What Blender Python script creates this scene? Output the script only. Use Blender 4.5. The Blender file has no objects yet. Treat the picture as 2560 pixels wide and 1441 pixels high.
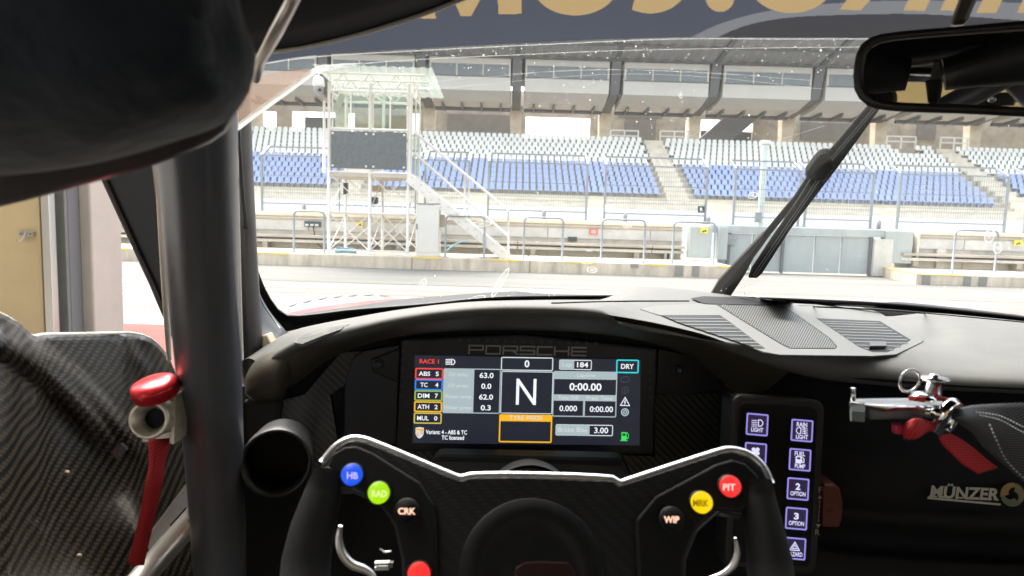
import bpy, bmesh, math, random
import numpy as np
from mathutils import Vector, Matrix
from mathutils.bvhtree import BVHTree
R = math.radians
random.seed(7)
scene = bpy.context.scene
col = scene.collection

# ------------------------------------------------------------------ camera
EYE = Vector((0.0, 0.0, 1.1))
PITCH, ROLL, FPX = R(5.9), R(1.7), 1700.0
_f = Vector((0, math.cos(PITCH), -math.sin(PITCH)))
_u0 = Vector((0, math.sin(PITCH), math.cos(PITCH)))
_r0 = Vector((1, 0, 0))
_r = _r0 * math.cos(ROLL) + _u0 * math.sin(ROLL)
_u = _u0 * math.cos(ROLL) - _r0 * math.sin(ROLL)
cam_data = bpy.data.cameras.new('camera')
cam = bpy.data.objects.new('camera', cam_data)
col.objects.link(cam)
cam.matrix_world = Matrix(((_r.x, _u.x, -_f.x, EYE.x), (_r.y, _u.y, -_f.y, EYE.y), (_r.z, _u.z, -_f.z, EYE.z), (0, 0, 0, 1)))
cam_data.sensor_width = 36.0
cam_data.lens = 36.0 * FPX / 2560.0
cam_data.clip_start = 0.02
cam_data.clip_end = 2000.0
cam_data.dof.use_dof = True
cam_data.dof.focus_distance = 1.1
cam_data.dof.aperture_fstop = cam_data.lens / 2.0
scene.camera = cam

# ------------------------------------------------------------------ world, sun, exposure
EXP = 2.95
SUN_EL, SUN_AZ = 57.0, -30.0
world = bpy.data.worlds.new('World')
scene.world = world
world.use_nodes = True
wn = world.node_tree
bg = wn.nodes['Background']
sky = wn.nodes.new('ShaderNodeTexSky')
sky.sky_type = 'NISHITA'
sky.sun_disc = False
sky.sun_elevation = R(SUN_EL)
sky.sun_rotation = R(SUN_AZ)
sky.air_density = 1.0
sky.dust_density = 3.0
sky.ozone_density = 1.0
hsv = wn.nodes.new('ShaderNodeHueSaturation')      # thin cloud: the blue is washed out
hsv.inputs['Saturation'].default_value = 0.35
wn.links.new(sky.outputs[0], hsv.inputs['Color'])
wn.links.new(hsv.outputs[0], bg.inputs[0])
bg.inputs[1].default_value = 0.11
sun_d = bpy.data.lights.new('sun', 'SUN')
sun_d.energy = 1.1
sun_d.angle = R(50)
sun_d.color = (1.0, 0.93, 0.80)
sun = bpy.data.objects.new('sun', sun_d)
col.objects.link(sun)
_sd = Vector((math.sin(R(SUN_AZ)) * math.cos(R(SUN_EL)), math.cos(R(SUN_AZ)) * math.cos(R(SUN_EL)), math.sin(R(SUN_EL))))
sun.rotation_euler = _sd.to_track_quat('Z', 'Y').to_euler()
scene.view_settings.view_transform = 'Standard'
scene.view_settings.look = 'None'
scene.view_settings.exposure = EXP
scene.view_settings.gamma = 1.0
scene.view_settings.use_curve_mapping = False
scene.cycles.max_bounces = 8
scene.cycles.diffuse_bounces = 4
scene.cycles.glossy_bounces = 4
scene.cycles.transparent_max_bounces = 16
scene.cycles.sample_clamp_indirect = 6.0
scene.cycles.caustics_reflective = False
scene.cycles.caustics_refractive = False
scene.cycles.use_denoising = True
EMK = 1.0 / 2 ** EXP          # a screen or lamp of picture brightness 1

# ------------------------------------------------------------------ from a photograph's ray to a point in the place
def ray(px, py):
    return _f + _r * ((px - 1280.0) / FPX) - _u * ((py - 720.5) / FPX)
def at(px, py, Y):
    d = ray(px, py)
    return EYE + d * (Y / d.y)
def atz(px, py, z):
    d = ray(px, py)
    return EYE + d * ((z - EYE.z) / d.z)

class Plane:
    """A flat panel standing in the car: where rays meet it, and its own axes."""
    def __init__(self, a, b, c):
        self.o = a
        n = (b - a).cross(c - a).normalized()
        if n.dot(EYE - a) < 0: n = -n
        self.n = n
    def hit(self, px, py, off=0.0):
        d = ray(px, py)
        t = (self.o + self.n * off - EYE).dot(self.n) / d.dot(self.n)
        return EYE + d * t

def crom(pts, n):
    """Catmull-Rom through control tuples, n samples evenly along chord length."""
    P = np.array(pts, float)
    seg = np.linalg.norm(np.diff(P[:, :2], axis=0), axis=1) if P.shape[1] > 2 else np.linalg.norm(np.diff(P, axis=0), axis=1)
    t = np.concatenate([[0], np.cumsum(seg)])
    out = []
    for s in np.linspace(0, t[-1], n):
        k = min(max(int(np.searchsorted(t, s, side='right')) - 1, 0), len(P) - 2)
        h = t[k + 1] - t[k]
        x = (s - t[k]) / h
        def tan(i):
            if i == 0: return (P[1] - P[0]) / (t[1] - t[0])
            if i == len(P) - 1: return (P[-1] - P[-2]) / (t[-1] - t[-2])
            return (P[i + 1] - P[i - 1]) / (t[i + 1] - t[i - 1])
        m0, m1 = tan(k) * h, tan(k + 1) * h
        out.append((2 * x**3 - 3 * x**2 + 1) * P[k] + (x**3 - 2 * x**2 + x) * m0 + (-2 * x**3 + 3 * x**2) * P[k + 1] + (x**3 - x**2) * m1)
    return out
def curve3(pts, n):
    """(px, py, Y) control points -> n world points on a smooth curve."""
    return [at(*p) for p in crom(pts, n)]

# ------------------------------------------------------------------ materials
M = {}
def mat(name, c, rough=0.55, metal=0.0, spec=0.5, var=0.0, vs=4.0, bump=0.0, bs=60.0, stretch=None, coat=0.0, sheen=0.0, em=None, es=0.0, var2=None):
    m = bpy.data.materials.new(name)
    m.use_nodes = True
    nt = m.node_tree
    b = nt.nodes['Principled BSDF']
    b.inputs['Base Color'].default_value = (*c, 1)
    b.inputs['Roughness'].default_value = rough
    b.inputs['Metallic'].default_value = metal
    b.inputs['Specular IOR Level'].default_value = spec
    b.inputs['Coat Weight'].default_value = coat
    b.inputs['Coat Roughness'].default_value = 0.08
    b.inputs['Sheen Weight'].default_value = sheen
    if em is not None:
        b.inputs['Emission Color'].default_value = (*em, 1)
        b.inputs['Emission Strength'].default_value = es * EMK
    tc = None
    def coords(sc):
        nonlocal tc
        if tc is None: tc = nt.nodes.new('ShaderNodeTexCoord')
        mp = nt.nodes.new('ShaderNodeMapping')
        nt.links.new(tc.outputs['Object'], mp.inputs['Vector'])
        mp.inputs['Scale'].default_value = sc
        return mp.outputs['Vector']
    if var > 0:
        nz = nt.nodes.new('ShaderNodeTexNoise')
        nz.inputs['Scale'].default_value = vs
        nz.inputs['Detail'].default_value = 6
        nz.inputs['Roughness'].default_value = 0.65
        nt.links.new(coords(stretch or (1, 1, 1)), nz.inputs['Vector'])
        rp = nt.nodes.new('ShaderNodeValToRGB')
        rp.color_ramp.elements[0].position = 0.3
        rp.color_ramp.elements[1].position = 0.72
        lo = var2 if var2 else tuple(max(0, x * (1 - var)) for x in c)
        rp.color_ramp.elements[0].color = (*lo, 1)
        rp.color_ramp.elements[1].color = (*[min(1, x * (1 + var * 0.6)) for x in c], 1)
        nt.links.new(nz.outputs['Fac'], rp.inputs['Fac'])
        nt.links.new(rp.outputs['Color'], b.inputs['Base Color'])
    if bump > 0:
        nb = nt.nodes.new('ShaderNodeTexNoise')
        nb.inputs['Scale'].default_value = bs
        nb.inputs['Detail'].default_value = 3
        nt.links.new(coords((1, 1, 1)), nb.inputs['Vector'])
        bp = nt.nodes.new('ShaderNodeBump')
        bp.inputs['Strength'].default_value = bump
        bp.inputs['Distance'].default_value = 0.3 / bs
        nt.links.new(nb.outputs['Fac'], bp.inputs['Height'])
        nt.links.new(bp.outputs['Normal'], b.inputs['Normal'])
    M[name] = m
    return m

def lamp(name, c, s):
    return mat(name, (0.01, 0.01, 0.01), 0.4, em=c, es=s)

def carbon(name, lo, hi, nu, rough=0.22, coat=0.6):
    """2x2 twill weave in the mesh's own UV metres."""
    m = mat(name, lo, rough, coat=coat)
    nt = m.node_tree
    b = nt.nodes['Principled BSDF']
    uv = nt.nodes.new('ShaderNodeTexCoord')
    sp = nt.nodes.new('ShaderNodeSeparateXYZ')
    nt.links.new(uv.outputs['UV'], sp.inputs[0])
    def mth(op, a, bb=None):
        n = nt.nodes.new('ShaderNodeMath'); n.operation = op
        for k, v in enumerate((a, bb)):
            if v is None: continue
            if isinstance(v, (int, float)): n.inputs[k].default_value = v
            else: nt.links.new(v, n.inputs[k])
        return n.outputs[0]
    su = mth('MULTIPLY', sp.outputs[0], nu)
    sv = mth('MULTIPLY', sp.outputs[1], nu)
    # warp bundle shows where (u + floor(v)) mod 4 < 2
    ph = mth('FRACT', mth('MULTIPLY', mth('ADD', su, mth('FLOOR', sv)), 0.25))
    over = mth('LESS_THAN', ph, 0.5)
    rnd = mth('ABSOLUTE', mth('SUBTRACT', mth('FRACT', sv), 0.5))
    sh = mth('MULTIPLY', over, mth('SUBTRACT', 1.0, mth('MULTIPLY', rnd, 1.3)))
    mx = nt.nodes.new('ShaderNodeMix'); mx.data_type = 'RGBA'
    nt.links.new(sh, mx.inputs['Factor'])
    mx.inputs['A'].default_value = (*lo, 1)
    mx.inputs['B'].default_value = (*hi, 1)
    nt.links.new(mx.outputs['Result'], b.inputs['Base Color'])
    bp = nt.nodes.new('ShaderNodeBump')
    bp.inputs['Strength'].default_value = 0.25
    bp.inputs['Distance'].default_value = 0.0006
    nt.links.new(sh, bp.inputs['Height'])
    nt.links.new(bp.outputs['Normal'], b.inputs['Normal'])
    return m

def glass(name, tint, refl=1.0, rough=0.02, veil=None):
    """A thin clear pane: what is behind it shows, grazing rays mirror."""
    m = bpy.data.materials.new(name); m.use_nodes = True
    nt = m.node_tree; nt.nodes.clear()
    out = nt.nodes.new('ShaderNodeOutputMaterial')
    t = nt.nodes.new('ShaderNodeBsdfTransparent'); t.inputs[0].default_value = (*tint, 1)
    g = nt.nodes.new('ShaderNodeBsdfGlossy'); g.inputs['Roughness'].default_value = rough
    lw = nt.nodes.new('ShaderNodeLayerWeight'); lw.inputs[0].default_value = 0.5
    pw = nt.nodes.new('ShaderNodeMath'); pw.operation = 'POWER'; pw.inputs[1].default_value = 5.0
    ma = nt.nodes.new('ShaderNodeMath'); ma.operation = 'MULTIPLY_ADD'; ma.inputs[1].default_value = 0.95; ma.inputs[2].default_value = 0.045
    mu = nt.nodes.new('ShaderNodeMath'); mu.operation = 'MULTIPLY'; mu.inputs[1].default_value = refl
    nt.links.new(lw.outputs['Facing'], pw.inputs[0]); nt.links.new(pw.outputs[0], ma.inputs[0]); nt.links.new(ma.outputs[0], mu.inputs[0])
    mx = nt.nodes.new('ShaderNodeMixShader')
    nt.links.new(mu.outputs[0], mx.inputs[0]); nt.links.new(t.outputs[0], mx.inputs[1]); nt.links.new(g.outputs[0], mx.inputs[2])
    last = mx
    if veil:
        d = nt.nodes.new('ShaderNodeBsdfDiffuse'); d.inputs[0].default_value = (*veil[0], 1)
        tl = nt.nodes.new('ShaderNodeBsdfTranslucent'); tl.inputs[0].default_value = (*veil[0], 1)
        ad = nt.nodes.new('ShaderNodeMixShader'); ad.inputs[0].default_value = 0.5
        nt.links.new(d.outputs[0], ad.inputs[1]); nt.links.new(tl.outputs[0], ad.inputs[2])
        m2 = nt.nodes.new('ShaderNodeMixShader'); m2.inputs[0].default_value = veil[1]
        nt.links.new(mx.outputs[0], m2.inputs[1]); nt.links.new(ad.outputs[0], m2.inputs[2])
        last = m2
    nt.links.new(last.outputs[0], out.inputs[0])
    M[name] = m
    return m

def film(name, c, through, rough=0.35):
    """printed film on glass: part of the daylight glows through it"""
    m = mat(name, c, rough)
    nt = m.node_tree; b = nt.nodes['Principled BSDF']; out = nt.nodes['Material Output']
    t = nt.nodes.new('ShaderNodeBsdfTranslucent'); t.inputs[0].default_value = (*c, 1)
    mx = nt.nodes.new('ShaderNodeMixShader'); mx.inputs[0].default_value = through
    nt.links.new(b.outputs[0], mx.inputs[1]); nt.links.new(t.outputs[0], mx.inputs[2]); nt.links.new(mx.outputs[0], out.inputs[0])
    return m

# outside
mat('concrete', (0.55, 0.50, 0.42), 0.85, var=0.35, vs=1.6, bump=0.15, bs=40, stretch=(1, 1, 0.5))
mat('kerb_concrete', (0.56, 0.49, 0.385), 0.9, var=0.45, vs=2.2, bump=0.15, bs=40, stretch=(1.6, 1.6, 0.35))
mat('pale_concrete', (0.66, 0.60, 0.49), 0.85, var=0.2, vs=1.2, bump=0.1, bs=40)
mat('grey_panel', (0.56, 0.55, 0.51), 0.8, var=0.25, vs=1.5)
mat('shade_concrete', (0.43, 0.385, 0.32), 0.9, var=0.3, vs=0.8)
mat('pillar_concrete', (0.62, 0.54, 0.42), 0.85, var=0.25, vs=1.2)
mat('terrace', (0.56, 0.51, 0.40), 0.85, var=0.2, vs=0.6)
mat('lane', (0.235, 0.225, 0.20), 0.9, spec=0.15, var=0.55, vs=1.5, stretch=(0.12, 2.6, 1))
mat('asphalt', (0.165, 0.163, 0.152), 0.95, spec=0.1, var=0.2, vs=1.0, stretch=(0.15, 1.5, 1))
mat('track', (0.2, 0.2, 0.2), 0.9, var=0.2, vs=0.3)
mat('red_paint', (0.17, 0.062, 0.053), 0.9, spec=0.15, var=0.25, vs=1.5)
mat('pink_paint', (0.27, 0.125, 0.10), 0.8, var=0.35, vs=2.0, stretch=(0.3, 1, 1))
mat('white_paint', (0.78, 0.78, 0.75), 0.6, var=0.06, vs=3)
mat('yellow_paint', (0.72, 0.48, 0.03), 0.6, var=0.3, vs=6, var2=(0.5, 0.42, 0.22))
mat('garage_floor', (0.32, 0.31, 0.29), 0.5, var=0.2, vs=1)
mat('galvanised', (0.25, 0.275, 0.285), 0.5, 0.4, var=0.2, vs=12)
mat('white_steel', (0.62, 0.61, 0.57), 0.45, var=0.08, vs=8)
mat('cream_steel', (0.62, 0.58, 0.50), 0.5, var=0.1, vs=8)
mat('dark_board', (0.085, 0.10, 0.105), 0.6, var=0.3, vs=14)
mat('bolt', (0.62, 0.58, 0.5), 0.4, 0.3)
mat('cabinet_paint', (0.60, 0.60, 0.57), 0.5, var=0.06, vs=3)
mat('gate_paint', (0.36, 0.40, 0.39), 0.6, var=0.2, vs=1.4, stretch=(1, 1, 0.4))
mat('black_rubber', (0.01, 0.01, 0.011), 0.7, spec=0.25)
mat('black_device', (0.012, 0.012, 0.014), 0.5)
mat('tan_box', (0.36, 0.29, 0.2), 0.7)
mat('hose_blue', (0.10, 0.36, 0.50), 0.5)
mat('sign_yellow', (0.75, 0.62, 0.03), 0.5)
mat('sign_red', (0.62, 0.10, 0.08), 0.5)
mat('sign_white', (0.75, 0.75, 0.72), 0.5)
mat('sign_dark', (0.03, 0.05, 0.06), 0.5)
mat('seat_blue', (0.35, 0.43, 0.68), 0.45, var=0.12, vs=0.5)
mat('seat_grey', (0.76, 0.77, 0.72), 0.5, var=0.1, vs=0.5)
mat('gallery_white', (0.60, 0.58, 0.54), 0.7, var=0.06, vs=0.4)
mat('gallery_glass', (0.10, 0.12, 0.12), 0.15, spec=0.6, var=0.3, vs=0.6)
mat('steel_dark', (0.13, 0.135, 0.14), 0.6)
mat('roof_sheet', (0.28, 0.275, 0.265), 0.7, var=0.2, vs=0.7)
mat('door_grey', (0.22, 0.21, 0.19), 0.7, var=0.15, vs=1)
mat('mast_paint', (0.46, 0.53, 0.50), 0.5, var=0.1, vs=2)
glass('pale_glass', (0.86, 0.93, 0.88), 0.8, 0.03)
glass('roof_sheet_clear', (0.87, 0.90, 0.87), 0.4, 0.1, ((0.46, 0.49, 0.46), 0.30))
# garage
mat('beige_panel', (0.60, 0.47, 0.27), 0.6, var=0.08, vs=3)
mat('yellow_wall', (0.66, 0.50, 0.22), 0.7, var=0.06, vs=1)
mat('pale_pillar', (0.44, 0.395, 0.35), 0.85, var=0.12, vs=3, bump=0.2, bs=80)
mat('grey_post', (0.17, 0.18, 0.17), 0.5, 0.2, var=0.15, vs=8)
mat('aluminium', (0.62, 0.62, 0.60), 0.32, 0.9)
mat('garage_wall', (0.62, 0.56, 0.44), 0.8)
mat('garage_ceiling', (0.74, 0.72, 0.66), 0.8)
# car
mat('dash_leather', (0.11, 0.111, 0.105), 0.7, spec=0.3, var=0.10, vs=30, bump=0.35, bs=600)
mat('dash_plastic', (0.112, 0.114, 0.108), 0.6, spec=0.3)
mat('vent_black', (0.005, 0.006, 0.007), 0.6, spec=0.2)
mat('black_plastic', (0.012, 0.012, 0.013), 0.5, bump=0.1, bs=500)
mat('black_matte', (0.009, 0.009, 0.010), 0.75, spec=0.25, bump=0.1, bs=300)
mat('hood_skin', (0.062, 0.052, 0.034), 0.55, bump=0.4, bs=900)
mat('bezel_navy', (0.018, 0.022, 0.034), 0.4)
mat('headliner', (0.008, 0.008, 0.010), 0.9, spec=0.2, bump=0.2, bs=200)
mat('headrest_fabric', (0.011, 0.016, 0.026), 0.8, spec=0.3, sheen=0.12, bump=0.5, bs=90)
mat('shell_edge', (0.045, 0.036, 0.036), 0.45, coat=0.3)
mat('cage_paint', (0.15, 0.155, 0.175), 0.32, 0.35, spec=0.7, var=0.12, vs=20)
mat('pillar_paint', (0.10, 0.10, 0.105), 0.28, 0.5, spec=0.8)
mat('frit', (0.006, 0.006, 0.008), 0.45)
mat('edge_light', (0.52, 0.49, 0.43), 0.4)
film('strip_film', (0.030, 0.034, 0.046), 0.5)
film('strip_letter', (0.125, 0.092, 0.048), 0.7)
film('reflect_dark_film', (0.022, 0.022, 0.026), 0.5)  # this and the next colour the reflection bands into the top strip
film('reflect_pale_film', (0.075, 0.08, 0.09), 0.5)
film('dust', (0.55, 0.55, 0.53), 0.5)
film('film_line', (0.80, 0.82, 0.82), 0.55)
glass('windshield_glass', (0.965, 0.975, 0.965), 0.25, 0.01, ((0.8, 0.82, 0.80), 0.019))
glass('water_mark', (0.86, 0.86, 0.85), 0.5, 0.05, ((0.75, 0.76, 0.76), 0.12))
glass('water_ring', (0.80, 0.80, 0.78), 0.4, 0.1, ((0.65, 0.65, 0.64), 0.55))
glass('brown_tint', (0.80, 0.70, 0.63), 0.2, 0.1, ((0.30, 0.22, 0.18), 0.45))
mat('fender_white', (0.45, 0.46, 0.47), 0.25, coat=0.8)
mat('fender_red', (0.30, 0.006, 0.006), 0.3, coat=0.6)
mat('fender_grey', (0.16, 0.18, 0.19), 0.3, coat=0.5)
mat('cowl_black', (0.009, 0.010, 0.013), 0.6, spec=0.2, var=0.3, vs=60)
mat('mirror_frame', (0.010, 0.010, 0.011), 0.4)
mat('mirror_silver', (0.82, 0.83, 0.83), 0.015, 1.0)
mat('wheel_black', (0.008, 0.008, 0.009), 0.55, spec=0.3, var=0.5, vs=60, bump=0.25, bs=900)
mat('grip_rubber', (0.014, 0.014, 0.015), 0.8, spec=0.3, bump=0.3, bs=400)
mat('satin_alu', (0.78, 0.79, 0.80), 0.34, 0.85)
mat('steel', (0.60, 0.60, 0.60), 0.22, 1.0)
mat('chrome', (0.78, 0.78, 0.80), 0.08, 1.0)
mat('warm_silver', (0.56, 0.53, 0.48), 0.36, 0.85, var=0.1, vs=30)
mat('ivory_alu', (0.66, 0.62, 0.52), 0.38, 0.55, var=0.22, vs=120)
mat('red_anodised', (0.60, 0.02, 0.03), 0.28, 0.45, var=0.25, vs=160)
carbon('red_web', (0.26, 0.006, 0.008), (0.52, 0.016, 0.018), 1300, 0.8, 0.0)
carbon('red_web_bright', (0.42, 0.016, 0.02), (0.75, 0.05, 0.055), 1100, 0.75, 0.0)
mat('red_plastic', (0.62, 0.03, 0.09), 0.4)
carbon('black_web', (0.008, 0.009, 0.011), (0.15, 0.158, 0.175), 900, 0.75, 0.0)
mat('stitch', (0.50, 0.52, 0.55), 0.7)
mat('hose_black', (0.008, 0.008, 0.009), 0.45)
mat('tan_sticker', (0.40, 0.26, 0.13), 0.5)
mat('knob_red', (0.12, 0.030, 0.022), 0.5)
mat('sticker_white', (0.50, 0.47, 0.40), 0.6)
mat('logo_orange', (0.34, 0.22, 0.08), 0.6)
mat('logo_green', (0.13, 0.17, 0.10), 0.6)
mat('logo_olive', (0.22, 0.21, 0.10), 0.6)
mat('reflection_red', (0.04, 0.02, 0.018), 0.3)
mat('grey_print', (0.34, 0.33, 0.31), 0.6)
mat('dim_print', (0.055, 0.055, 0.057), 0.6)
carbon('carbon_door', (0.005, 0.0046, 0.0042), (0.060, 0.046, 0.028), 290, 0.36, 0.15)
M['carbon_door'].node_tree.nodes['Principled BSDF'].inputs['Specular IOR Level'].default_value = 0.35
carbon('carbon_dark', (0.010, 0.010, 0.010), (0.075, 0.070, 0.064), 420, 0.4, 0.3)
carbon('carbon_wheel', (0.008, 0.008, 0.009), (0.016, 0.016, 0.017), 420, 0.5, 0.1)
lamp('screen_black', (0.018, 0.021, 0.034), 1.0)
lamp('px_white', (0.93, 0.97, 1.0), 1.05)
lamp('px_panel', (0.42, 0.51, 0.54), 1.0)
lamp('px_soft', (0.66, 0.75, 0.76), 1.0)
lamp('px_red', (1.0, 0.07, 0.05), 1.0)
lamp('px_blue', (0.02, 0.28, 1.0), 1.0)
lamp('px_green', (0.05, 0.80, 0.12), 1.0)
lamp('px_lime', (0.35, 0.50, 0.07), 1.0)
lamp('px_amber', (1.0, 0.50, 0.02), 1.0)
lamp('px_olive', (0.60, 0.50, 0.10), 1.0)
lamp('px_cyan', (0.03, 0.75, 0.80), 1.0)
lamp('px_dim', (0.075, 0.08, 0.09), 1.0)
lamp('lit_blue', (0.01, 0.10, 0.90), 1.0)
lamp('lit_green', (0.42, 0.85, 0.0), 1.0)
lamp('lit_red', (1.0, 0.035, 0.03), 1.0)
lamp('lit_yellow', (1.0, 0.72, 0.0), 1.0)
lamp('lit_legend', (1.0, 0.60, 0.42), 1.5)
lamp('lit_legend_blue', (0.62, 0.55, 0.95), 1.0)
lamp('lit_legend_green', (0.80, 0.95, 0.35), 1.1)
lamp('lit_legend_red', (1.0, 0.66, 0.60), 1.1)
lamp('legend_dark', (0.25, 0.13, 0.0), 1.0)
lamp('switch_rim', (0.32, 0.28, 0.80), 1.0)
lamp('switch_face', (0.022, 0.015, 0.05), 1.0)
lamp('switch_legend', (0.72, 0.70, 1.0), 1.1)

# ------------------------------------------------------------------ mesh builder
class MB:
    def __init__(self):
        self.v, self.f, self.m, self.s, self.uv = [], [], [], [], {}
    def add(self, vs, fs, mt, smooth=False, uvs=None):
        o = len(self.v)
        self.v += [Vector(x) for x in vs]
        for f in fs:
            self.f.append([i + o for i in f]); self.m.append(mt); self.s.append(smooth)
        if uvs:
            for i, q in enumerate(uvs): self.uv[o + i] = q
        return self
    def box(self, lo, hi, mt):
        x0, y0, z0 = lo; x1, y1, z1 = hi
        return self.add([(x0, y0, z0), (x1, y0, z0), (x1, y1, z0), (x0, y1, z0), (x0, y0, z1), (x1, y0, z1), (x1, y1, z1), (x0, y1, z1)],
                        [(0, 3, 2, 1), (4, 5, 6, 7), (0, 1, 5, 4), (1, 2, 6, 5), (2, 3, 7, 6), (3, 0, 4, 7)], mt)
    def obox(self, c, ax, ay, az, mt):
        """box by its centre and three half-axis vectors"""
        c, ax, ay, az = map(Vector, (c, ax, ay, az))
        vs = [c + ax * i + ay * j + az * k for k in (-1, 1) for (i, j) in ((-1, -1), (1, -1), (1, 1), (-1, 1))]
        return self.add(vs, [(0, 3, 2, 1), (4, 5, 6, 7), (0, 1, 5, 4), (1, 2, 6, 5), (2, 3, 7, 6), (3, 0, 4, 7)], mt)
    def tube(self, pts, r, mt, n=10, closed=False, smooth=True, flat=1.0, up=None, caps=True):
        pts = [Vector(p) for p in pts]
        k = len(pts)
        rs = r if isinstance(r, (list, tuple)) else [r] * k
        ref = Vector(up) if up is not None else None
        vs, fs = [], []
        pn = None
        for i, p in enumerate(pts):
            if closed: t = (pts[(i + 1) % k] - pts[i - 1]).normalized()
            else: t = (pts[min(i + 1, k - 1)] - pts[max(i - 1, 0)]).normalized()
            if ref is not None: a = ref - t * ref.dot(t)
            elif pn is None:
                g = Vector((0, 0, 1)) if abs(t.z) < 0.9 else Vector((1, 0, 0))
                a = g - t * g.dot(t)
            else: a = pn - t * pn.dot(t)
            if a.length < 1e-6: a = t.orthogonal()
            a.normalize(); pn = a
            b = t.cross(a)
            for j in range(n):
                w = 2 * math.pi * (j + 0.5) / n
                vs.append(p + a * (math.cos(w) * rs[i] * flat) + b * (math.sin(w) * rs[i]))
        for i in range(k if closed else k - 1):
            i2 = (i + 1) % k
            for j in range(n):
                j2 = (j + 1) % n
                fs.append((i * n + j, i2 * n + j, i2 * n + j2, i * n + j2))
        self.add(vs, fs, mt, smooth)
        if caps and not closed:
            o = len(self.v) - len(vs)
            for base, rev in ((0, True), ((k - 1) * n, False)):
                q = [o + base + j for j in range(n)]
                self.f.append(q if not rev else q[::-1]); self.m.append(mt); self.s.append(False)
        return self
    def bar(self, a, b, w, mt):
        """square bar"""
        return self.tube([a, b], w * 0.7071, mt, n=4, smooth=False)
    def prism(self, poly, d, mt, side=None):
        """planar outline pushed along d into a slab"""
        poly = [Vector(p) for p in poly]; d = Vector(d); n = len(poly)
        nrm = Vector((0, 0, 0))
        for i in range(n): nrm += poly[i].cross(poly[(i + 1) % n])
        if nrm.dot(d) > 0: poly = poly[::-1]
        vs = poly + [p + d for p in poly]
        self.add(vs, [list(range(n)), list(range(2 * n - 1, n - 1, -1))], mt)
        o = len(self.v) - 2 * n
        for i in range(n):
            j = (i + 1) % n
            self.f.append([o + j, o + i, o + n + i, o + n + j]); self.m.append(side or mt); self.s.append(False)
        return self
    def face(self, poly, mt):
        return self.add(poly, [list(range(len(poly)))], mt)
    def grid(self, rows, mt, smooth=True, uvscale=None, closed=False):
        nr, nc = len(rows), len(rows[0])
        vs = [p for r_ in rows for p in r_]
        fs = []
        for i in range(nr - 1):
            for j in range(nc if closed else nc - 1):
                j2 = (j + 1) % nc
                fs.append((i * nc + j, i * nc + j2, (i + 1) * nc + j2, (i + 1) * nc + j))
        uvs = None
        if uvscale:
            uvs = []
            mid = rows[nr // 2]
            lu = [0.0]
            for j in range(1, nc): lu.append(lu[-1] + (Vector(mid[j]) - Vector(mid[j - 1])).length)
            mc = nc // 2
            lv = [0.0]
            for i in range(1, nr): lv.append(lv[-1] + (Vector(rows[i][mc]) - Vector(rows[i - 1][mc])).length)
            uvs = [(lu[j] * uvscale, lv[i] * uvscale) for i in range(nr) for j in range(nc)]
        return self.add(vs, fs, mt, smooth, uvs)
    def lathe(self, o, axis, prof, mt, n=32, smooth=True):
        """prof: (radius, along axis)"""
        o, ax = Vector(o), Vector(axis).normalized()
        a = ax.orthogonal().normalized(); b = ax.cross(a)
        rows = []
        for r_, h in prof:
            rows.append([o + ax * h + a * (math.cos(2 * math.pi * j / n) * r_) + b * (math.sin(2 * math.pi * j / n) * r_) for j in range(n)])
        return self.grid(rows, mt, smooth, closed=True)
    def disc(self, o, axis, r, mt, n=32):
        o, ax = Vector(o), Vector(axis).normalized()
        a = ax.orthogonal().normalized(); b = ax.cross(a)
        return self.face([o + a * (math.cos(2 * math.pi * j / n) * r) + b * (math.sin(2 * math.pi * j / n) * r) for j in range(n)], mt)
    def build(self, name, parent=None, bevel=0.0, solid=0.0, auto=None):
        me = bpy.data.meshes.new(name)
        lo = Vector([min(p[k] for p in self.v) for k in range(3)]); hi = Vector([max(p[k] for p in self.v) for k in range(3)])
        c = Vector(((lo.x + hi.x) / 2, (lo.y + hi.y) / 2, lo.z))
        me.from_pydata([p - c for p in self.v], [], self.f)
        names = []
        for q in self.m:
            if q not in names: names.append(q)
        for q in names: me.materials.append(M[q])
        me.polygons.foreach_set('material_index', [names.index(q) for q in self.m])
        me.polygons.foreach_set('use_smooth', self.s)
        if self.uv:
            ul = me.uv_layers.new(name='weave')
            for lp in me.loops:
                ul.data[lp.index].uv = self.uv.get(lp.vertex_index, (0, 0))
        me.update()
        o = bpy.data.objects.new(name, me)
        col.objects.link(o)
        o.location = c
        if parent is not None: adopt(o, parent)
        if solid:
            s = o.modifiers.new('thickness', 'SOLIDIFY'); s.thickness = abs(solid); s.offset = 1.0 if solid > 0 else -1.0
        if bevel:
            s = o.modifiers.new('bevel', 'BEVEL'); s.width = bevel; s.segments = 2; s.limit_method = 'ANGLE'; s.angle_limit = R(40)
        return o

WLOC = {}
def wloc(o):
    return o.location + (wloc(o.parent) if o.parent and o.matrix_parent_inverse == Matrix.Identity(4) else Vector((0, 0, 0)))
def adopt(o, p):
    o.parent = p
    o.matrix_parent_inverse = Matrix.Identity(4)
    o.location = o.location - wloc(p)
def tag(o, label=None, cat=None, group=None, kind=None):
    if label: o['label'] = label
    if cat: o['category'] = cat
    if group: o['group'] = group
    if kind: o['kind'] = kind
    return o
def thing(name, loc, label, cat, group=None):
    o = bpy.data.objects.new(name, None)
    o.empty_display_size = 0.1
    col.objects.link(o)
    o.location = loc
    return tag(o, label, cat, group)
def dup(root, d, label=None):
    """a copy of a thing with copies of its parts and their sub-parts, moved by d"""
    def rec(o, par):
        c = o.copy(); col.objects.link(c)
        if par is not None: c.parent = par
        for ch in list(o.children): rec(ch, c)
        return c
    r_ = rec(root, None)
    r_.location = root.location + Vector(d)
    if label: r_['label'] = label
    return r_

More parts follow.
